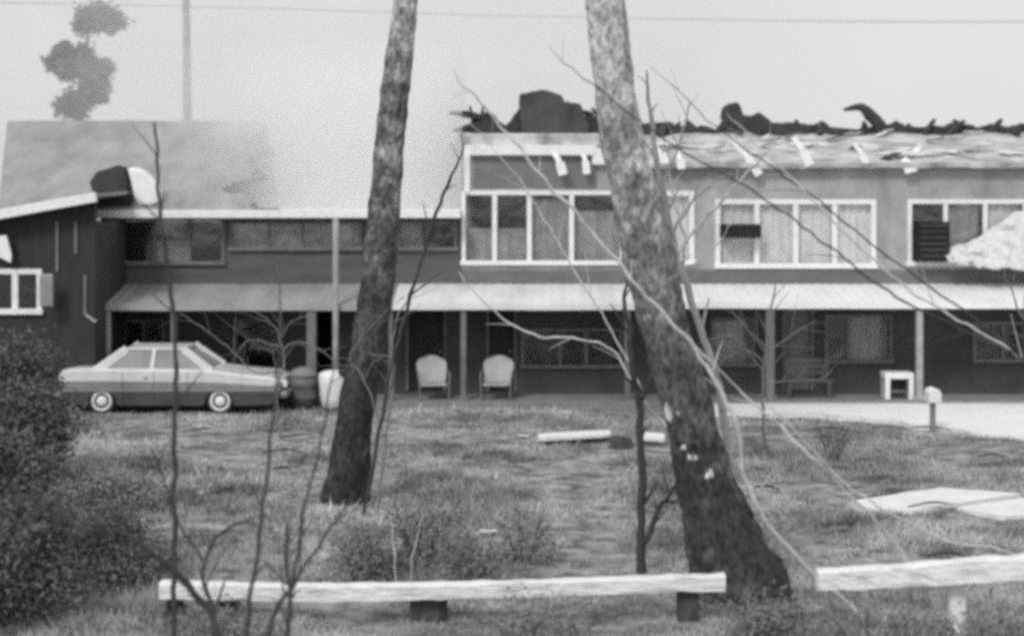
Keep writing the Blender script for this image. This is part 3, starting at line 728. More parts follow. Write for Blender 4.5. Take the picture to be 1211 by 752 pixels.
    for wx in (120, 260):
        for sy, dr in ((.03, 1), (1.57, -1)):
            c = (X(wx, Yc), Yc + sy + .1, .315)
            t = MB(); t.lathe(c, [(.2, -.11), (.29, -.11), (.315, -.07), (.315, .07), (.29, .11), (.2, .11)], 28, 'y')
            wh = t.build('wheel', M_tyre, car)
            h = MB(); s_ = 1 if dr > 0 else -1
            h.lathe(c, [(.235, s_ * .09), (.23, s_ * .125), (.18, s_ * .13), (.165, s_ * .1), (.12, s_ * .105), (.1, s_ * .14), (.03, s_ * .155)], 24, 'y'); h.build('hubcap', M_hub, wh, smooth=True)
    us = MB(); us.box(X(82, Yc), X(322, Yc), Yc + .2, Yc + 1.6, .2, .45); us.build('underbody', M_dark, car)
build_car()

# ------------------------------------------------------------------ things by the porch
def shell_chair(px, Y, label, rz=0.0):
    c = empty('lawn_chair', (X(px, Y), Y, .12), label, 'chair', 'metal lawn chairs on the porch')
    o3 = c.location
    def L3(v): return (o3.x + v[0] * 1.14, o3.y + v[1] * 1.1, o3.z + v[2] * 1.08)
    # backrest: a fanned shell
    mb = MB(); n = 14; rows = 9; vs = []
    for j in range(rows):
        t = j / (rows - 1); zz = .34 + .6 * t; yy = .2 + .22 * t
        hw = .27 + .05 * math.sin(t * math.pi * .8)
        if t > .72: hw *= math.sqrt(max(0, 1 - ((t - .72) / .30) ** 2))
        for i in range(n + 1):
            u = -1 + 2 * i / n
            vs.append(L3((u * hw, yy - .07 * u * u * (1 - .3 * t) + .008 * math.cos(u * 16), zz)))
    mb.add(vs, [(j * (n + 1) + i, j * (n + 1) + i + 1, (j + 1) * (n + 1) + i + 1, (j + 1) * (n + 1) + i) for j in range(rows - 1) for i in range(n)])
    m_ = mat('chair_enamel', .46, .6, v2=.34, scale=4)
    b = mb.build('backrest', m_, c, smooth=True); s = b.modifiers.new('t', 'SOLIDIFY'); s.thickness = .02
    mb = MB(); vs = []
    for j in range(7):
        t = j / 6
        for i in range(9):
            u = -1 + 2 * i / 8; vs.append(L3((u * .27, -.28 + .5 * t, .4 - .06 * t - .03 * (1 - u * u) * math.sin(t * 3.1) - (.05 if j == 0 else 0))))
    mb.add(vs, [(j * 9 + i, j * 9 + i + 1, (j + 1) * 9 + i + 1, (j + 1) * 9 + i) for j in range(6) for i in range(8)])
    b = mb.build('seat', m_, c, smooth=True); s = b.modifiers.new('t', 'SOLIDIFY'); s.thickness = .02
    for sx in (-1, 1):
        pts, rd = smooth_path([(Vector(L3((sx * .31, .34, .62))), .016), (Vector(L3((sx * .32, .1, .63))), .018), (Vector(L3((sx * .32, -.24, .6))), .018), (Vector(L3((sx * .31, -.3, .45))), .016), (Vector(L3((sx * .3, -.3, .05))), .016), (Vector(L3((sx * .3, -.22, .016))), .016), (Vector(L3((sx * .3, .38, .016))), .016)], 4)
        mb = MB(); mb.tube(pts, rd, 8); mb.build('arm_frame', M_metal, c, smooth=True)
    c.rotation_euler.z = rz
    return c
shell_chair(512, 38.2, 'light metal lawn chair between the dark door and the porch post', .15)
shell_chair(588, 38.22, 'light metal lawn chair right of the porch post, under the window end', -.1)

# white bin with its dark lid tipped over
Yb = 36.9; bx = X(392, Yb)
bn = empty('rubbish_bin', (bx, Yb + .3, 0), 'white rubbish bin with a dark lid tipped to its right', 'bin')
mb = MB(); mb.lathe((bx, Yb + .3, 0), [(.2, .06), (.25, .08), (.29, .3), (.32, .6), (.335, .8), (.31, .86), (.24, .9), (.1, .93)], 24); mb.build('barrel', M_white, bn, smooth=True)
mb = MB(); mb.lathe((bx + .27, Yb + .1, .9), [(.03, -.1), (.11, -.07), (.13, 0), (.1, .07), (.03, .1)], 16); mb.build('lid', M_wallD, bn, smooth=True)
mb = MB(); mb.lathe((bx, Yb + .3, 0), [(.22, .0), (.22, .06)], 20); mb.build('base', M_dark, bn)
# grey drum
Yd = 37.2; dx = X(357, Yd)
dr = empty('oil_drum', (dx, Yd + .3, 0), 'dull grey drum with a domed top between the car and the white bin', 'drum')
mb = MB(); mb.lathe((dx, Yd + .3, 0), [(.33, .0), (.34, .25), (.355, .27), (.34, .3), (.34, .55), (.355, .57), (.34, .6), (.34, .75)], 24); mb.build('barrel', mat('drum_paint', .17, .6, v2=.1, scale=4, detail=8), dr, smooth=True)
mb = MB(); mb.lathe((dx, Yd + .3, .752), [(.35, 0), (.33, .08), (.24, .17), (.1, .22), (.02, .23)], 24); mb.build('lid', M_panel, dr, smooth=True)

# small white table and low bench on the right of the porch
Yt = 38.2
tb = empty('side_table', (X(1066, Yt), Yt, .12), 'small white topped table against the pale porch post', 'table')
mb = MB(); mb.box(X(1047, Yt), X(1081, Yt), Yt, Yt + .5, Z(448, Yt), Z(441, Yt)); mb.build('tabletop', M_white, tb, bevel=.01)
for a, b in ((1050, 0), (1050, .44), (1078, 0), (1078, .44)):
    mb = MB(); mb.box(X(a, Yt) - .055, X(a, Yt) + .055, Yt + b, Yt + b + .08, .12, Z(448, Yt)); mb.build('leg', M_white if b == 0 else M_trim, tb)
mb = MB(); mb.box(X(1054, Yt), X(1075, Yt), Yt + .03, Yt + .07, .3, .34); mb.build('stretcher', M_trimd, tb)
mb = MB(); mb.box(X(1053, Yt), X(1075, Yt), Yt + .3, Yt + .33, .2, Z(449, Yt)); mb.build('back_panel', M_wallD, tb)
Yn = 38.3
M_bench = mat('bare_bench_timber', .12, .9, v2=.07, scale=5)
bz = empty('porch_bench', (X(955, Yn), Yn, .12), 'worn slatted bench in the porch shade left of the white topped table', 'bench')
mb = MB()
for k in range(4): mb.box(X(930, Yn), X(985, Yn), Yn + .12 * k, Yn + .12 * k + .09, .52, .56)
mb.build('seat', M_bench, bz)
mb = MB()
for k in range(3): mb.box(X(930, Yn), X(985, Yn), Yn + .5, Yn + .53, .66 + .14 * k, .76 + .14 * k)
mb.build('backrest', M_bench, bz)
for a in (934, 981):
    for b in (.02, .44):
        mb = MB(); mb.box(X(a, Yn) - .03, X(a, Yn) + .03, Yn + b, Yn + b + .06, .12, .52 if b < .2 else 1.04); mb.build('leg', M_bench, bz)

# post lamp / mail box by the driveway
Yp = GY(512) ; lp = empty('post_box', (X(1103, Yp), Yp, 0.05), 'white box on a short grey post standing in the pale driveway', 'post box')
mb = MB(); mb.box(X(1103, Yp) - .05, X(1103, Yp) + .05, Yp - .05, Yp + .05, 0, Z(475, Yp)); mb.build('post', M_metal, lp)
mb = MB(); xx = X(1103, Yp); zz = Z(475, Yp)
mb.prism([(xx - .13, zz), (xx + .13, zz), (xx + .13, zz + .2), (xx + .09, zz + .27), (xx, zz + .3), (xx - .09, zz + .27), (xx - .13, zz + .2)], Yp - .22, Yp + .2); mb.build('box', M_white, lp, bevel=.015)

# small litter of boards and branches on the lawn
for i in range(16):
    py = random.choice((505, 515, 540, 555, 570, 585, 610, 630, 655)) + random.uniform(-6, 6); px = random.uniform(200, 1180); Y = GY(py); a_ = random.uniform(-1, 1); ln = random.uniform(.15, .6)
    c0 = Vector((X(px, Y), Y, gz(X(px, Y), Y) + .05)); dv = Vector((math.cos(a_), math.sin(a_), .02)) * ln * .5
    if i % 3 == 0:
        mb = MB(); mb.bar(c0 - dv, c0 + dv, .09, .025); o = mb.build('board_scrap', M_awnM if i % 2 else M_panel)
        tag(o, 'small broken board scrap lying in the lawn', 'scrap', 'board scraps scattered on the lawn')
    else:
        pts, rd = smooth_path([(c0 - dv * 1.6, .012), (c0 + Vector((.03, .02, .05)), .02), (c0 + dv * 1.6, .008)], 5); mb = MB(); mb.tube(pts, rd, 6, .4, i); o = mb.build('fallen_stick', M_twig)
        tag(o, 'short dark stick fallen in the lawn', 'stick', 'sticks fallen on the lawn')
# pale board lying on the grass + dark stump
def lying_board(pxa, pya, pxb, pyb, label, wd=.35):
    Ya, Yb_ = GY(pya), GY(pyb); a = Vector((X(pxa, Ya), Ya, .16)); b = Vector((X(pxb, Yb_), Yb_, .16)); mb = MB()
    n = 10
    for i in range(n + 1):
        t = i / n; p = a.lerp(b, t); wv = wd * (.5 if i in (0, n) else 1) * (1 + .2 * mnoise.noise(p * 2))
        mb.v += [(p.x, p.y - wv, .1), (p.x, p.y - wv, .165 + .02 * mnoise.noise(p)), (p.x, p.y + wv, .2), (p.x, p.y + wv, .1)]
    mb.f += [(i * 4 + j, i * 4 + (j + 1) % 4, i * 4 + 4 + (j + 1) % 4, i * 4 + 4 + j) for i in range(n) for j in range(4)] + [(0, 1, 2, 3), (n * 4, n * 4 + 1, n * 4 + 2, n * 4 + 3)]
    tag(mb.build('fallen_board', M_whitew), label, 'board', 'pale boards lying in the grass')
lying_board(636, 526, 722, 521, 'long pale board lying flat in the grass, left of the dark stump', .22)
lying_board(757, 524, 786, 526, 'short pale board in the grass against the leaning trunk', .22)
Ys = GY(529); mb = MB(); mb.tube([(X(735, Ys), Ys, -.05), (X(735, Ys), Ys, .12), (X(736, Ys), Ys + .02, .2)], [.26, .22, .18], 12, .3, 3)
tag(mb.build('tree_stump', M_bark), 'low dark stump in the grass between the two pale boards', 'stump')

# ------------------------------------------------------------------ white rails in the foreground
def rail(name, pts, th, posts, label, dark_posts=True):
    r0 = empty(name, (pts[0][0].x, pts[0][0].y, 0), label, 'rail fence', 'white rails across the foreground')
    mb = MB(); P_, _ = smooth_path([(p, 1) for p, _ in pts], 26); N = len(P_)
    for i, p in enumerate(P_):
        t = i / (N - 1); h = th[0] * (1 - t) + th[1] * t; h *= 1 + .10 * mnoise.noise(p * 1.2) + .07 * mnoise.noise(p * 6)
        for (dy, dz) in ((-.09, -.5), (-.1, .42), (-.07, .5), (.08, .5), (.1, -.5)): mb.v.append((p.x, p.y + dy + .012 * mnoise.noise(p * 5 + Vector((dz, 0, 0))), p.z + dz * h + .016 * mnoise.noise(p * 4 + Vector((dz * 9, 0, 0)))))
    mb.f += [(i * 5 + j, i * 5 + (j + 1) % 5, i * 5 + 5 + (j + 1) % 5, i * 5 + 5 + j) for i in range(N - 1) for j in range(5)]
    mb.f += [tuple(range(5)), tuple((N - 1) * 5 + j for j in range(5))]
    mb.build('rail', M_rail, r0)
    for (p, wd, m_) in posts:
        q = MB(); q.box(p.x - wd / 2, p.x + wd / 2, p.y + .1, p.y + .1 + wd * .8, -.1, p.z - .05 if m_ is M_bark else p.z + .02); q.build('post', m_, r0, bevel=.02)
rail('rail_fence', [(P(190, 696, 18.5), 1), (P(350, 699.5, 18.5), 1), (P(520, 697.5, 18.45), 1), (P(700, 692, 18.5), 1), (P(857, 687, 18.55), 1)], (.18, .17),
     [(P(205, 700, 18.5), .22, M_bark), (P(270, 700, 18.5), .26, M_bark), (P(506, 699, 18.45), .42, M_bark), (P(815, 690, 18.5), .24, M_bark)], 'long low white rail left of the leaning tree')
rail('rail_fence', [(P(966, 685, 17.8), 1), (P(1090, 678, 17.3), 1), (P(1211, 669, 16.9), 1), (P(1400, 655, 16.3), 1)], (.2, .27),
     [(P(1137, 678, 17.2), .17, M_whitew), (P(1380, 664, 16.4), .17, M_whitew)], 'higher white rail right of the leaning tree, on a white post')

# ------------------------------------------------------------------ big trees
def big_tree(label, edges, Yb, Yt, spots, mats, seed, flare, top_h):
    """edges: rows of (py, left px, right px) from the base up"""
    pts = []
    n = len(edges)
    for i, (py, a, b) in enumerate(edges):
        Y = Yb + (Yt - Yb) * i / (n - 1)
        pts.append((P((a + b) / 2, py, Y), (b - a) / 2 * Y / F))
    d = (pts[-1][0] - pts[-2][0]).normalized()
    last = pts[-1]
    for k in range(1, 4): pts.append((last[0] + d * (top_h * k / 3), last[1] * (1 - .22 * k)))
    base = pts[0]
    pts.insert(0, (base[0] + Vector((0, 0, -.35)), base[1] * 1.1))
    t = empty('leaning_tree', (base[0].x, base[0].y, 0), label, 'tree')
    mb = MB(); pp, rr = smooth_path(pts, 9); mb.tube(pp, rr, 40, flare, seed, freq=2.6)
    mb.build('trunk', mats, t, smooth=True)
    # crown above the frame
    top = pts[-1][0]; cl = []
    for k in range(9):
        a = k * 2.4 + seed; L_ = 1.4 + 1.4 * random.random(); e = top + Vector((math.cos(a) * L_, math.sin(a) * L_ * .8, .3 + 1.7 * random.random()))
        bb = MB(); s0 = top - d * (.2 + .25 * k)
        p2, r2 = smooth_path([(s0, .12), ((s0 + e) / 2 + Vector((0, 0, .25)), .07), (e, .02)], 5); bb.tube(p2, r2, 7, .15, k); bb.build('limb', mats, t)
        cl.append((e.x, e.y, e.z, 1.0, .9, .7))
    V_, F_ = clump(cl, 2600, .16); fast_mesh('crown', V_, F_, M_leafd, 4, t)
    return t
Ybig = 19.9
sp = [(tuple(P(797, 486, 19.67)), .115), (tuple(P(818, 541, 19.56)), .07), (tuple(P(838, 562, 19.54)), .06), (tuple(P(769, 373, 19.6)), .07), (tuple(P(811, 529, 19.58)), .05), (tuple(P(856, 575, 19.6)), .04)]
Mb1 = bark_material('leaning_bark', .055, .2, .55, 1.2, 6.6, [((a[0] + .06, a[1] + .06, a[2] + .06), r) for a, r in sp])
big_tree('thick leaning tree trunk with pale scars, rooted behind the end of the white rail',
         [(703, 812, 936), (690, 814, 928), (650, 812, 905), (600, 806, 880), (550, 797, 860), (500, 788, 846), (450, 776, 832), (400, 762, 816), (350, 748, 806), (300, 736, 797), (250, 727, 785), (200, 717, 768), (150, 709, 757), (100, 703, 749), (50, 697, 744), (0, 692, 738), (-30, 690, 735)],
         Ybig, Ybig - .3, sp, Mb1, 2.0, .16, 2.6)
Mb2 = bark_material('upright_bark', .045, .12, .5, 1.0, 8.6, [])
big_tree('slimmer dark tree trunk standing in the grass beside the white bin',
         [(592, 379, 438), (570, 386, 437), (520, 395, 438), (480, 401, 443), (440, 409, 450), (400, 417, 457), (350, 425, 464), (300, 431, 469), (250, 436, 472), (200, 441, 476), (150, 446, 480), (100, 452, 485), (50, 459, 490), (0, 466, 494), (-25, 470, 496)],
         25.9, 25.6, [], Mb2, 6.0, .16, 2.4)

# ------------------------------------------------------------------ saplings and bare stems
def stems(name, label, cat, parts, m=M_twig, group=None, twigs=6):
    """parts: list of polylines of (px, py, Y, r in px); the first is the stem, the others its branches"""
    q = parts[0][0]; root = P(q[0], q[1], q[2])
    t = empty(name, (root.x, root.y, 0), label, cat, group)
    for i, pl in enumerate(parts):
        pts = [(P(a, b, c) , r * c / F * (.62 * .85 if name == 'arching_whip' or m is not M_twig else .85)) for a, b, c, r in pl]
        # small natural wobble
        pts = [(p + Vector((mnoise.noise(p * 3) * .03, mnoise.noise(p * 2 + Vector((5, 5, 5))) * .12, mnoise.noise(p * 3 + Vector((9, 0, 0))) * .02)), r) for p, r in pts]
        pp, rr = smooth_path(pts, 7)
        pp = [p_ + (Vector((mnoise.noise(p_ * 5.1 + Vector((i, 0, 0))), mnoise.noise(p_ * 4.3 + Vector((0, 7, 0))), mnoise.noise(p_ * 5.7))) * .035 if k_ > 2 else Vector()) for k_, p_ in enumerate(pp)]
        mb = MB(); mb.tube(pp, rr, 7, .25, i + q[0], freq=4); mb.build('stem' if i == 0 else 'branch', m, t, smooth=True)
        if len(pp) > 14 and twigs:
            for k_ in range(len(pp) // 4, len(pp) - 2, max(3, len(pp) // twigs)):
                a_ = pp[k_]; d_ = (pp[k_ + 1] - a_).normalized(); sd_ = random.choice((-1, 1)); L_ = random.uniform(.12, .5) * (q[2] / 18)
                v_ = (d_ * .8 + Vector((d_.z * sd_, random.uniform(-.6, .6), -d_.x * sd_)) * random.uniform(.4, .9)).normalized()
                tw, tr_ = smooth_path([(a_, rr[k_] * .55), (a_ + v_ * L_ * .5 + Vector((0, 0, .02)), rr[k_] * .4), (a_ + v_ * L_ + Vector((0, 0, random.uniform(-.02, .08))), rr[k_] * .15)], 4)
                mb = MB(); mb.tube(tw, tr_, 5); mb.build('twig', m, t, smooth=True)
    return t
def gp(Y): return HY + CH * F / Y + 4
stems('bare_sapling', 'bare forked sapling at lower left whose thick limb curves away to the left', 'sapling',
      [[(268, gp(15.5), 15.5, 6), (258, 760, 15.5, 6), (245, 720, 15.5, 5.5), (222, 692, 15.4, 5), (190, 662, 15.2, 4), (150, 635, 15, 2.6), (95, 614, 14.8, 1.2), (60, 606, 14.7, .6)],
       [(256, 750, 15.5, 4), (250, 715, 15.6, 3.2), (243, 670, 15.7, 2.8), (256, 634, 15.8, 2.4), (275, 620, 15.9, 2), (302, 611, 16, 1.2), (318, 610, 16, .6)],
       [(240, 660, 15.7, 2.2), (222, 632, 15.7, 1.8), (205, 612, 15.6, 1.3), (196, 600, 15.6, .8)]])
stems('bare_sapling', 'tall thin whip that crosses the car and the grey roof', 'sapling',
      [[(208, gp(16.5), 16.5, 4), (208, 660, 16.5, 3.8), (208, 600, 16.4, 3.6), (206, 500, 16.3, 3.4), (205, 420, 16.2, 3.2), (201, 330, 16.1, 3), (193, 250, 16, 2.8), (187, 190, 16, 2.3), (184, 145, 16, 1.5)],
       [(207, 600, 16.4, 2), (190, 560, 16.4, 1.4), (180, 530, 16.3, .8)]])
stems('bare_sapling', 'slender pale edged stem rising just left of the forked stems', 'sapling',
      [[(292, gp(15), 15, 4), (296, 745, 15, 3.6), (304, 660, 15, 3), (312, 590, 15, 2.6), (322, 500, 15, 2), (330, 430, 15, 1.4), (333, 380, 15, .9), (331, 320, 15, .6)]])
stems('bare_sapling', 'upright forked stems in front of the rail, one ending bluntly', 'sapling',
      [[(342, gp(14.6), 14.6, 4.5), (341, 740, 14.6, 4), (342, 700, 14.6, 3.4), (341, 650, 14.6, 3), (340, 615, 14.6, 2.2)],
       [(344, 705, 14.6, 3), (352, 660, 14.6, 2.8), (362, 600, 14.6, 2.4), (374, 540, 14.6, 2), (387, 480, 14.6, 1.6), (398, 430, 14.6, 1), (404, 395, 14.6, .6)],
       [(318, 752, 14.6, 4), (332, 715, 14.6, 3.6), (352, 684, 14.6, 3), (376, 645, 14.7, 2.4), (400, 608, 14.8, 1.8), (418, 585, 14.8, .9)]])
stems('bare_sapling', 'dark straight young tree left of the thick leaning trunk', 'sapling',
      [[(758, gp(20.8) , 20.8, 9), (757, 655, 20.8, 7), (758, 600, 20.8, 6), (758, 540, 20.8, 5.5), (758, 480, 20.7, 5), (750, 440, 20.6, 4.5), (743, 390, 20.6, 4), (740, 360, 20.6, 3), (742, 320, 20.6, 1.6)],
       [(764, 640, 20.8, 4.5), (776, 610, 20.7, 3.6), (790, 585, 20.6, 3), (803, 568, 20.5, 2)],
       [(758, 480, 20.7, 3), (772, 440, 20.6, 2.4), (765, 400, 20.6, 1.8), (760, 380, 20.6, 1)]])
stems('bare_sapling', 'thin dark whip against the white smoke, right of the slimmer trunk', 'sapling',
      [[(428, gp(24.5), 24.5, 3), (440, 560, 24.5, 2.8), (462, 440, 24.4, 2.6), (480, 370, 24.4, 2.6), (500, 300, 24.3, 2.6), (514, 258, 24.3, 2.6), (528, 220, 24.2, 2.3), (540, 196, 24.2, 1.8), (549, 170, 24.2, .9)]])
# arching whips rooted off to the right, sweeping up and left
AR = 'long arching whips sweeping up to the left'
stems('arching_whip', 'dark arching whip that crosses the leaning trunk near its top', 'whip',
      [[(1420, 700, 18.2, 4.00), (1330, 545, 18.0, 3.52), (1211, 428, 17.8, 3.04), (1150, 395, 17.7, 2.72), (1060, 350, 17.5, 2.56), (1000, 305, 17.4, 2.40), (930, 255, 17.2, 2.24), (870, 213, 17.1, 2.08), (810, 182, 17.0, 1.92), (760, 145, 16.9, 1.76), (700, 98, 16.8, 1.44), (668, 72, 16.7, 0.96), (650, 55, 16.7, 0.56)]], group=AR)
stems('arching_whip', 'faint arching whip whose tip starts in the sky right of the leaning trunk', 'whip',
      [[(1440, 640, 18.8, 3.60), (1330, 500, 18.6, 3.20), (1211, 415, 18.4, 2.72), (1110, 348, 18.3, 2.40), (1030, 288, 18.2, 2.08), (960, 232, 18.1, 1.84), (905, 193, 18.0, 1.60), (850, 152, 17.9, 1.28), (800, 108, 17.8, 0.88), (768, 78, 17.7, 0.48)]], group=AR)
stems('arching_whip', 'pale long whip crossing the chimney, middle windows and leaning trunk', 'whip',
      [[(1085, gp(18.7), 18.7, 6.5), (1040, 740, 18.7, 6.1), (960, 676, 18.6, 5.2), (905, 612, 18.5, 4.6), (880, 560, 18.4, 4.6), (868, 500, 18.3, 4.9), (830, 425, 18.2, 4.9), (790, 378, 18.1, 4.6), (745, 328, 18.0, 4.3), (700, 275, 17.9, 4.1), (650, 220, 17.8, 3.8), (610, 170, 17.7, 3.2), (575, 130, 17.6, 2.3), (545, 98, 17.5, 1.4), (535, 80, 17.5, 0.9)]], m=M_twigp, group=AR)
stems('arching_whip', 'pale whip reaching from the leaning trunk down across the bright grass', 'whip',
      [[(1120, 740, 17.5, 3), (1060, 640, 17.4, 3), (1000, 580, 17.2, 3), (940, 520, 17, 3), (890, 475, 20.0, 3), (845, 432, 19.8, 2.6), (800, 385, 19.7, 2), (765, 348, 19.6, 1)]], m=M_twigp, group=AR)
stems('arching_whip', 'pale drooping whip looping below the worn awning', 'whip',
      [[(860, gp(21.4), 21.4, 4), (835, 590, 21.3, 3.6), (800, 520, 21.2, 3), (757, 468, 21.1, 2.8), (722, 412, 21.1, 2.6), (684, 401, 21.1, 2.6), (630, 396, 21.1, 2.6), (590, 372, 21.1, 2.2), (558, 340, 21.1, 1.6), (540, 322, 21.1, .8)],
       [(760, 460, 21.1, 2), (716, 380, 21.1, 2.2), (676, 315, 21.1, 2.2), (638, 250, 21.1, 2), (600, 195, 21.1, 1.2), (560, 150, 21.1, .8), (548, 135, 21.1, .5)]], m=M_twigp, group=AR)
stems('arching_whip', 'pale whip from the burnt roof across the window with the small air conditioner', 'whip',
      [[(1400, 620, 18.6, 4), (1300, 500, 18.5, 3.4), (1211, 425, 18.4, 3), (1120, 372, 18.3, 2.8), (1060, 330, 18.2, 2.4), (985, 262, 18.1, 2.2), (930, 205, 18, 2), (890, 165, 18, 1.4), (862, 135, 18, .7)]], m=M_twigp, group=AR)
stems('arching_whip', 'pale whip crossing the bright grass right of the leaning trunk foot', 'whip',
      [[(1300, 745, 18, 3.4), (1211, 660, 18, 3), (1120, 640, 18, 2.6), (1040, 600, 17.9, 2.4), (985, 560, 17.9, 2.2), (930, 500, 17.8, 1.8), (900, 470, 17.8, 1)]], m=M_twigp, group=AR)
stems('bare_sapling', 'pale forked branch leaning right over the window with the small air conditioner', 'sapling',
      [[(842, gp(24), 24, 4), (830, 560, 24, 4), (815, 470, 24, 4), (800, 360, 24, 4), (800, 310, 24, 4), (822, 272, 24, 4), (852, 240, 24, 3.6), (885, 203, 24, 3), (908, 178, 24, 1.6), (920, 160, 24, 1)],
       [(812, 288, 24, 3), (800, 250, 24, 3), (795, 222, 24, 2.4), (790, 190, 24, 1.2)],
       [(800, 320, 24, 3), (838, 300, 24, 1.6), (868, 262, 24, .8)]], m=M_twigp)
stems('pale_snag', 'pale leafless snag standing close behind the upper right side of the thick leaning trunk', 'dead tree',
      [[(880, gp(22), 22, 10), (865, 560, 22, 9), (850, 460, 22, 9), (826, 380, 22, 8.5), (800, 300, 22, 8), (782, 220, 22, 7), (772, 150, 22, 6), (766, 105, 22, 3.5), (763, 84, 22, 1.5)],
       [(782, 220, 22, 4), (800, 180, 22, 3), (812, 140, 22, 2), (815, 120, 22, 1)], [(795, 280, 22, 4), (818, 240, 22, 3), (845, 215, 22, 2), (868, 205, 22, 1)]],
      m=mat('silvered_wood', .5, .85, v2=.3, scale=3, detail=9, bump=.5), twigs=9)
stems('bare_sapling', 'pale brushy stems in front of the porch right of the leaning trunk', 'sapling',
      [[(905, gp(31), 31, 4), (903, 450, 31, 3.4), (908, 400, 31, 3.2), (912, 365, 31, 2.6), (918, 330, 31, 1)],
       [(905, 430, 31, 2.4), (880, 415, 31, 2), (850, 430, 31, 1.4), (836, 440, 31, .8)],
       [(906, 410, 31, 2.2), (880, 385, 31, 1.8), (866, 366, 31, 1)], [(905, 420, 31, 2), (940, 395, 31, 1.6), (965, 380, 31, .9)],
       [(904, 455, 31, 2.2), (935, 450, 31, 1.8), (972, 447, 31, 1.2), (990, 430, 31, .7)],
       [(904, 440, 31, 2), (870, 400, 31, 1.6), (845, 398, 31, 1), (830, 405, 31, .6)]], m=mat('grey_twig_bark', .24, .9, v2=.15, scale=5))
stems('bare_sapling', 'tangled bare shrub branches between the car roof and the grey drum', 'sapling',
      [[(332, gp(33), 33, 3), (328, 460, 33, 2.6), (335, 430, 33, 2.4), (330, 400, 33, 2), (318, 380, 33, 1.4), (300, 366, 33, .7)],
       [(330, 440, 33, 2), (300, 440, 33, 1.6), (280, 420, 33, 1.6), (250, 395, 33, 1.5), (225, 378, 33, 1), (212, 372, 33, .6)],
       [(333, 420, 33, 2), (345, 405, 33, 1.8), (365, 406, 33, 1.6), (385, 420, 33, 1.3), (402, 432, 33, .7)],
       [(332, 410, 33, 1.6), (300, 402, 33, 1.4), (285, 410, 33, 1.2), (276, 428, 33, .8)],
       [(333, 400, 33, 1.5), (345, 380, 33, 1.2), (372, 372, 33, .8)], [(332, 400, 33, 1.4), (331, 360, 33, 1.2), (329, 315, 33, .7)]], m=_m['grey_twig_bark'])
stems('bare_sapling', 'thin pale twig arching over the awning beside the slimmer trunk', 'sapling',
      [[(446, gp(25), 25, 3), (455, 520, 25, 2.6), (466, 430, 25, 2.6), (440, 420, 24.9, 2)], 
       [(462, 460, 25, 2.2), (468, 380, 25, 2), (500, 340, 25, 1.7), (545, 322, 25, 1.4), (590, 314, 25, .8)],
       [(455, 520, 25, 2), (432, 450, 25, 1.8), (415, 420, 25, 1.2), (455, 370, 25, 1), (480, 350, 25, .7)]], m=_m['grey_twig_bark'])
stems('bare_sapling', 'thin twig hanging in from the right edge over the porch', 'sapling',
      [[(1290, gp(30), 30, 4), (1270, 470, 30, 3.4), (1240, 410, 30, 3), (1210, 375, 30, 2.4), (1193, 340, 30, 1.6), (1185, 315, 30, .8)]], m=_m['grey_twig_bark'])

# ------------------------------------------------------------------ shrubs and weeds
def shrub(name, label, cat, px, py_top, Y, rxp, n, size, m=M_leafd, group=None, lobes=6, base_z=0.0):
    h = Z(py_top, Y); x = X(px, Y); rx = rxp * Y / F
    t = empty(name, (x, Y, 0), label, cat, group)
    cl = []
    for k in range(lobes):
        a = rng.random() * 6.283; rr = .55 * rng.random()
        zz = h * (.25 + .5 * rng.random())
        cl.append((x + rx * rr * math.cos(a) * 1.2, Y + rx * .5 * math.sin(a), zz, rx * (.35 + .25 * rng.random()), rx * .45, min(h * .3, h - zz)))
    cl.append((x, Y, h * .3, rx, rx * .6, h * .3)); cl.append((x - rx * .1, Y, h * .7, rx * .5, rx * .4, h * .3))
    V_, F_ = clump(cl, n, size, .55, spray=2.2); V_[:, 2] = np.maximum(V_[:, 2], -.05)
    fast_mesh('foliage', V_, F_, m, 4, t)
    mb = MB()
    for k in range(16):
        a = k * .9; e = Vector((x + rx * .7 * math.cos(a), Y + rx * .4 * math.sin(a), h * (.55 + .6 * random.random())))
        s0 = Vector((x + .1 * math.cos(a), Y + .1 * math.sin(a), -.05)); th_ = min(1, h / 1.6) * .9; pp, rr = smooth_path([(s0, .022 * th_), ((s0 + e) / 2 + Vector((0, 0, .2 * h)), .014 * th_), (e, .004)], 5)
        pp = [p_ + Vector((mnoise.noise(p_ * 6), mnoise.noise(p_ * 5), 0)) * .05 for p_ in pp]
        mb.tube(pp, rr, 5)
    mb.build('stems', M_twig, t)
SG = 'dark overgrown shrubs at the left edge'
shrub('shrub', 'tall dark shrub against the timber house wall, topmost at the left edge', 'shrub', 5, 400, 33, 62, 9000, .1, group=SG)
shrub('shrub', 'dark shrub below the car tail', 'shrub', 25, 460, 28, 62, 10000, .09, group=SG)
shrub('shrub', 'dark bushy mass halfway down the left edge', 'shrub', 10, 520, 23, 85, 18000, .075, group=SG)
shrub('shrub', 'large dark bush in the lower left corner', 'shrub', -10, 590, 18.5, 130, 34000, .06, group=SG)
shrub('shrub', 'low bramble heap just above the left end of the white rail', 'shrub', 120, 612, 20.5, 95, 12000, .055, group=SG)
shrub('shrub', 'low weeds in the rough grass below the car', 'shrub', 130, 560, 25, 70, 4000, .06, M_leafw, group=SG)
WG = 'weed clumps in the grass'
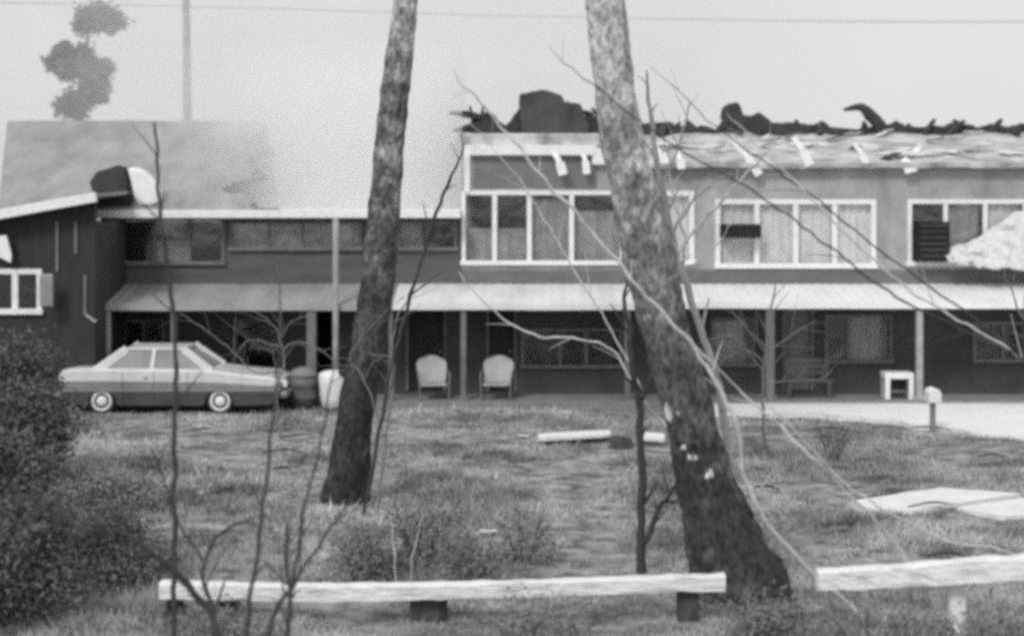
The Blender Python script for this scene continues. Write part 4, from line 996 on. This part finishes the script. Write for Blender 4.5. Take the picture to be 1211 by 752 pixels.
for i, (px, pt, Y, rx, n, lab) in enumerate([
    (500, 590, 21.5, 60, 2400, 'straggling weed clump behind the middle of the long rail'),
    (560, 628, 20, 50, 2000, 'weed clump close behind the long rail, right of its middle'),
    (430, 628, 20.3, 45, 1800, 'weed clump behind the rail, left of its middle'),
    (620, 610, 21.5, 40, 1200, 'small weed clump left of the dark young tree'),
    (985, 500, 30, 26, 700, 'small dark weed at the edge of the pale driveway'),
    (1030, 715, 16.6, 80, 2400, 'broad weed clump under the right hand rail'),
    (915, 712, 18.0, 55, 1500, 'weeds in front of the leaning trunk foot'),
    (250, 716, 17.6, 70, 1800, 'weeds below the left end of the long rail'),
    (640, 722, 17.2, 90, 2000, 'weeds below the right half of the long rail'),
    (1165, 722, 16.4, 60, 1600, 'weeds around the white post of the right hand rail')]):
    shrub('weed_clump', lab, 'weeds', px, pt, Y, rx * 1.25, int(n * 1.1), .05, M_leafw, group=WG, lobes=5)
# dry stalks
stems('dry_stalk', 'left of two pale dry stalks behind the long rail', 'stalk', [[(470, gp(20), 20, 2), (468, 660, 20, 1.8), (463, 630, 20, 1.4), (458, 610, 20, .8)]], m=M_twigp, twigs=0, group='pale dry stalks behind the rail')
stems('dry_stalk', 'right of two pale dry stalks behind the long rail', 'stalk', [[(484, gp(20.1), 20.1, 2), (488, 662, 20.1, 1.8), (494, 640, 20.1, 1.4), (500, 606, 20.1, .8)]], m=M_twigp, twigs=0, group='pale dry stalks behind the rail')

# ------------------------------------------------------------------ far tree, pole, wire
Yf = 62.0
ft = empty('far_tree', (X(95, Yf), Yf, 0), 'far tree crown breaking through the smoke above the grey roof', 'tree')
k = Yf / F
cl = []
for (px, py, rx, rz) in [(104, 20, 12, 6), (120, 17, 12, 5), (134, 25, 12, 6), (96, 30, 8, 6), (112, 28, 14, 5), (66, 76, 7, 8), (76, 62, 7, 8), (80, 84, 13, 7), (96, 72, 11, 8), (108, 84, 12, 7), (124, 82, 10, 5), (112, 98, 9, 8), (121, 108, 6, 6), (100, 62, 5, 5), (76, 122, 7, 6), (90, 116, 9, 5), (96, 128, 9, 6), (80, 131, 9, 4), (104, 118, 5, 4)]:
    p = P(px, py, Yf); cl.append((p.x, p.y, p.z, rx * k * .88, rx * k, rz * k * .8))
    mb = MB(); t0 = P(94 + (p.z % .3) * 8, py + 8, Yf); pp, rr = smooth_path([(t0, .09), ((t0 + p) / 2 + Vector((0, 0, -.08)), .06), (p, .02)], 4); mb.tube(pp, rr, 5); mb.build('limb', M_bark, ft)
V_, F_ = clump(cl, 8000, .26, spray=.6); fast_mesh('crown', V_, F_, M_leaff, 4, ft)
mb = MB(); pp, rr = smooth_path([((X(90, Yf), Yf, 0), .3), (P(92, 200, Yf), .26), (P(95, 120, Yf), .2), (P(100, 80, Yf), .12), (P(105, 30, Yf), .04)], 5); mb.tube(pp, rr, 9, .1, 1); mb.build('trunk', M_bark, ft)
Yo = 58.0
M_panelp = mat('silvered_pole_wood', .42, .9, v2=.3, scale=3)
po = empty('utility_pole', (X(221, Yo), Yo, 0), 'tall utility pole half hidden in smoke, carrying one wire', 'pole')
mb = MB(); mb.tube([(X(222, Yo), Yo, 0), P(221.5, 120, Yo), P(220, 0, Yo), P(219.5, -60, Yo)], [.18, .15, .13, .12], 12); mb.build('mast', M_panelp, po)
mb = MB(); mb.box(X(190, Yo), X(250, Yo), Yo - .2, Yo - .08, Z(-32, Yo), Z(-37, Yo)); mb.build('crossarm', M_bark, po)
mb = MB(); pp, rr = smooth_path([(P(-700, -10, 59), .026), (P(221, 8, Yo - .2), .018), (P(640, 20, Yo), .018), (P(1211, 26, Yo), .018), (P(1900, 10, Yo), .018)], 12); mb.tube(pp, rr, 6)
tag(mb.build('overhead_wire', M_trim), 'thin overhead wire running across the top of the sky', 'wire')

# ------------------------------------------------------------------ smoke
def smoke(name, box, dens, grad=None, nscale=.35, lo=.35, hi=.7, base=0.0, label=None, cat=None, kind='stuff', sphere=False):
    x0, x1, y0, y1, z0, z1 = box
    m = bpy.data.materials.new(name + '_smoke'); m.use_nodes = True; t = m.node_tree; n = t.nodes; l = t.links; n.clear()
    o = n.new('ShaderNodeOutputMaterial'); v = n.new('ShaderNodeVolumePrincipled')
    v.inputs['Color'].default_value = (1, 1, 1, 1); v.inputs['Anisotropy'].default_value = 0.2
    l.new(v.outputs[0], o.inputs['Volume'])
    g_ = n.new('ShaderNodeNewGeometry'); sx = n.new('ShaderNodeSeparateXYZ'); l.new(g_.outputs['Position'], sx.inputs[0])
    nz = n.new('ShaderNodeTexNoise'); nz.inputs['Scale'].default_value = nscale; nz.inputs['Detail'].default_value = 3; l.new(g_.outputs['Position'], nz.inputs['Vector'])
    mr = n.new('ShaderNodeMapRange'); mr.inputs[1].default_value = lo; mr.inputs[2].default_value = hi; mr.inputs[3].default_value = base; mr.inputs[4].default_value = 1; l.new(nz.outputs[0], mr.inputs[0])
    cur = mr.outputs[0]
    def mul(a, b):
        q = n.new('ShaderNodeMath'); q.operation = 'MULTIPLY'; l.new(a, q.inputs[0])
        if isinstance(b, float): q.inputs[1].default_value = b
        else: l.new(b, q.inputs[1])
        return q.outputs[0]
    for (ax, a, b) in (grad or []):
        r = n.new('ShaderNodeMapRange'); r.interpolation_type = 'SMOOTHSTEP'; r.inputs[1].default_value = a; r.inputs[2].default_value = b; l.new(sx.outputs[ax], r.inputs[0]); cur = mul(cur, r.outputs[0])
    cur = mul(cur, float(dens)); l.new(cur, v.inputs['Density'])
    mb = MB()
    if sphere:
        c = Vector(((x0 + x1) / 2, (y0 + y1) / 2, (z0 + z1) / 2)); bm = bmesh.new(); bmesh.ops.create_icosphere(bm, subdivisions=4, radius=1)
        for vv in bm.verts:
            d = vv.co.copy(); k_ = 1 + .35 * mnoise.noise(d * 2 + c); vv.co = Vector((c.x + d.x * (x1 - x0) / 2 * k_, c.y + d.y * (y1 - y0) / 2, c.z + d.z * (z1 - z0) / 2 * k_))
        bm.verts.index_update()
        mb.add([v_.co[:] for v_ in bm.verts], [tuple(q.index for q in f.verts) for f in bm.faces]); bm.free()
    else: mb.box(*box)
    ob = mb.build(name, m); tag(ob, label, cat, kind=kind); return ob
# thick plume pouring from the burnt part of the wing roof
smoke('smoke_plume', (X(150, 42), X(546, 40.1) , 39.6, 46.5, Z(247, 40.3), 9.5), .55, [('X', X(170, 42), X(350, 42)), ('Z', 9.5, 7.4)], .5, .3, .62, .5)
# thin drifting smoke behind the roofs
smoke('smoke_haze', (-27, 12, 49, 53, 5.0, 16.0), .19, [('X', 12.0, 2.0)], .3, .3, .6, .35)
# crumpled white sheet caught over the window and awning at the right edge
top = [(1116, 300), (1132, 290), (1150, 286), (1168, 275), (1186, 262), (1204, 250), (1230, 244), (1262, 240)]
bot = [(1120, 308), (1136, 313), (1152, 314), (1170, 318), (1188, 316), (1206, 320), (1232, 322), (1262, 324)]
mb = MB(); nu, nv = 56, 22; vs = []
for i in range(nu + 1):
    u = i / nu * 7; a = min(int(u), 6); f_ = u - a
    tx = top[a][0] * (1 - f_) + top[a + 1][0] * f_; ty = top[a][1] * (1 - f_) + top[a + 1][1] * f_; by = bot[a][1] * (1 - f_) + bot[a + 1][1] * f_
    ty += 3.5 * mnoise.noise(Vector((u * 2.2, 0, 0))); by += 4 * mnoise.noise(Vector((u * 2.6, 4, 0)))
    for j in range(nv + 1):
        v = j / nv; py = ty * (1 - v) + by * v
        y_ = 39.72 - .5 * v - .12 * math.sin(v * 3) + .24 * mnoise.noise(Vector((u * 1.6 - v * 3, v * 2.5, 1))) + .12 * mnoise.noise(Vector((u * 5 - v * 6, v * 6, 2)))
        vs.append((X(tx, 39.6), y_, Z(py, 39.6)))
mb.add(vs, [(i * (nv + 1) + j, i * (nv + 1) + j + 1, (i + 1) * (nv + 1) + j + 1, (i + 1) * (nv + 1) + j) for i in range(nu) for j in range(nv)])
ts = mb.build('torn_sheet', mat('white_sheeting', .8, .85, v2=.62, scale=3, detail=9), smooth=True)
tag(ts, 'crumpled white sheet caught across the window with the large air conditioner', 'sheet'); sd_ = ts.modifiers.new('t', 'SOLIDIFY'); sd_.thickness = .012
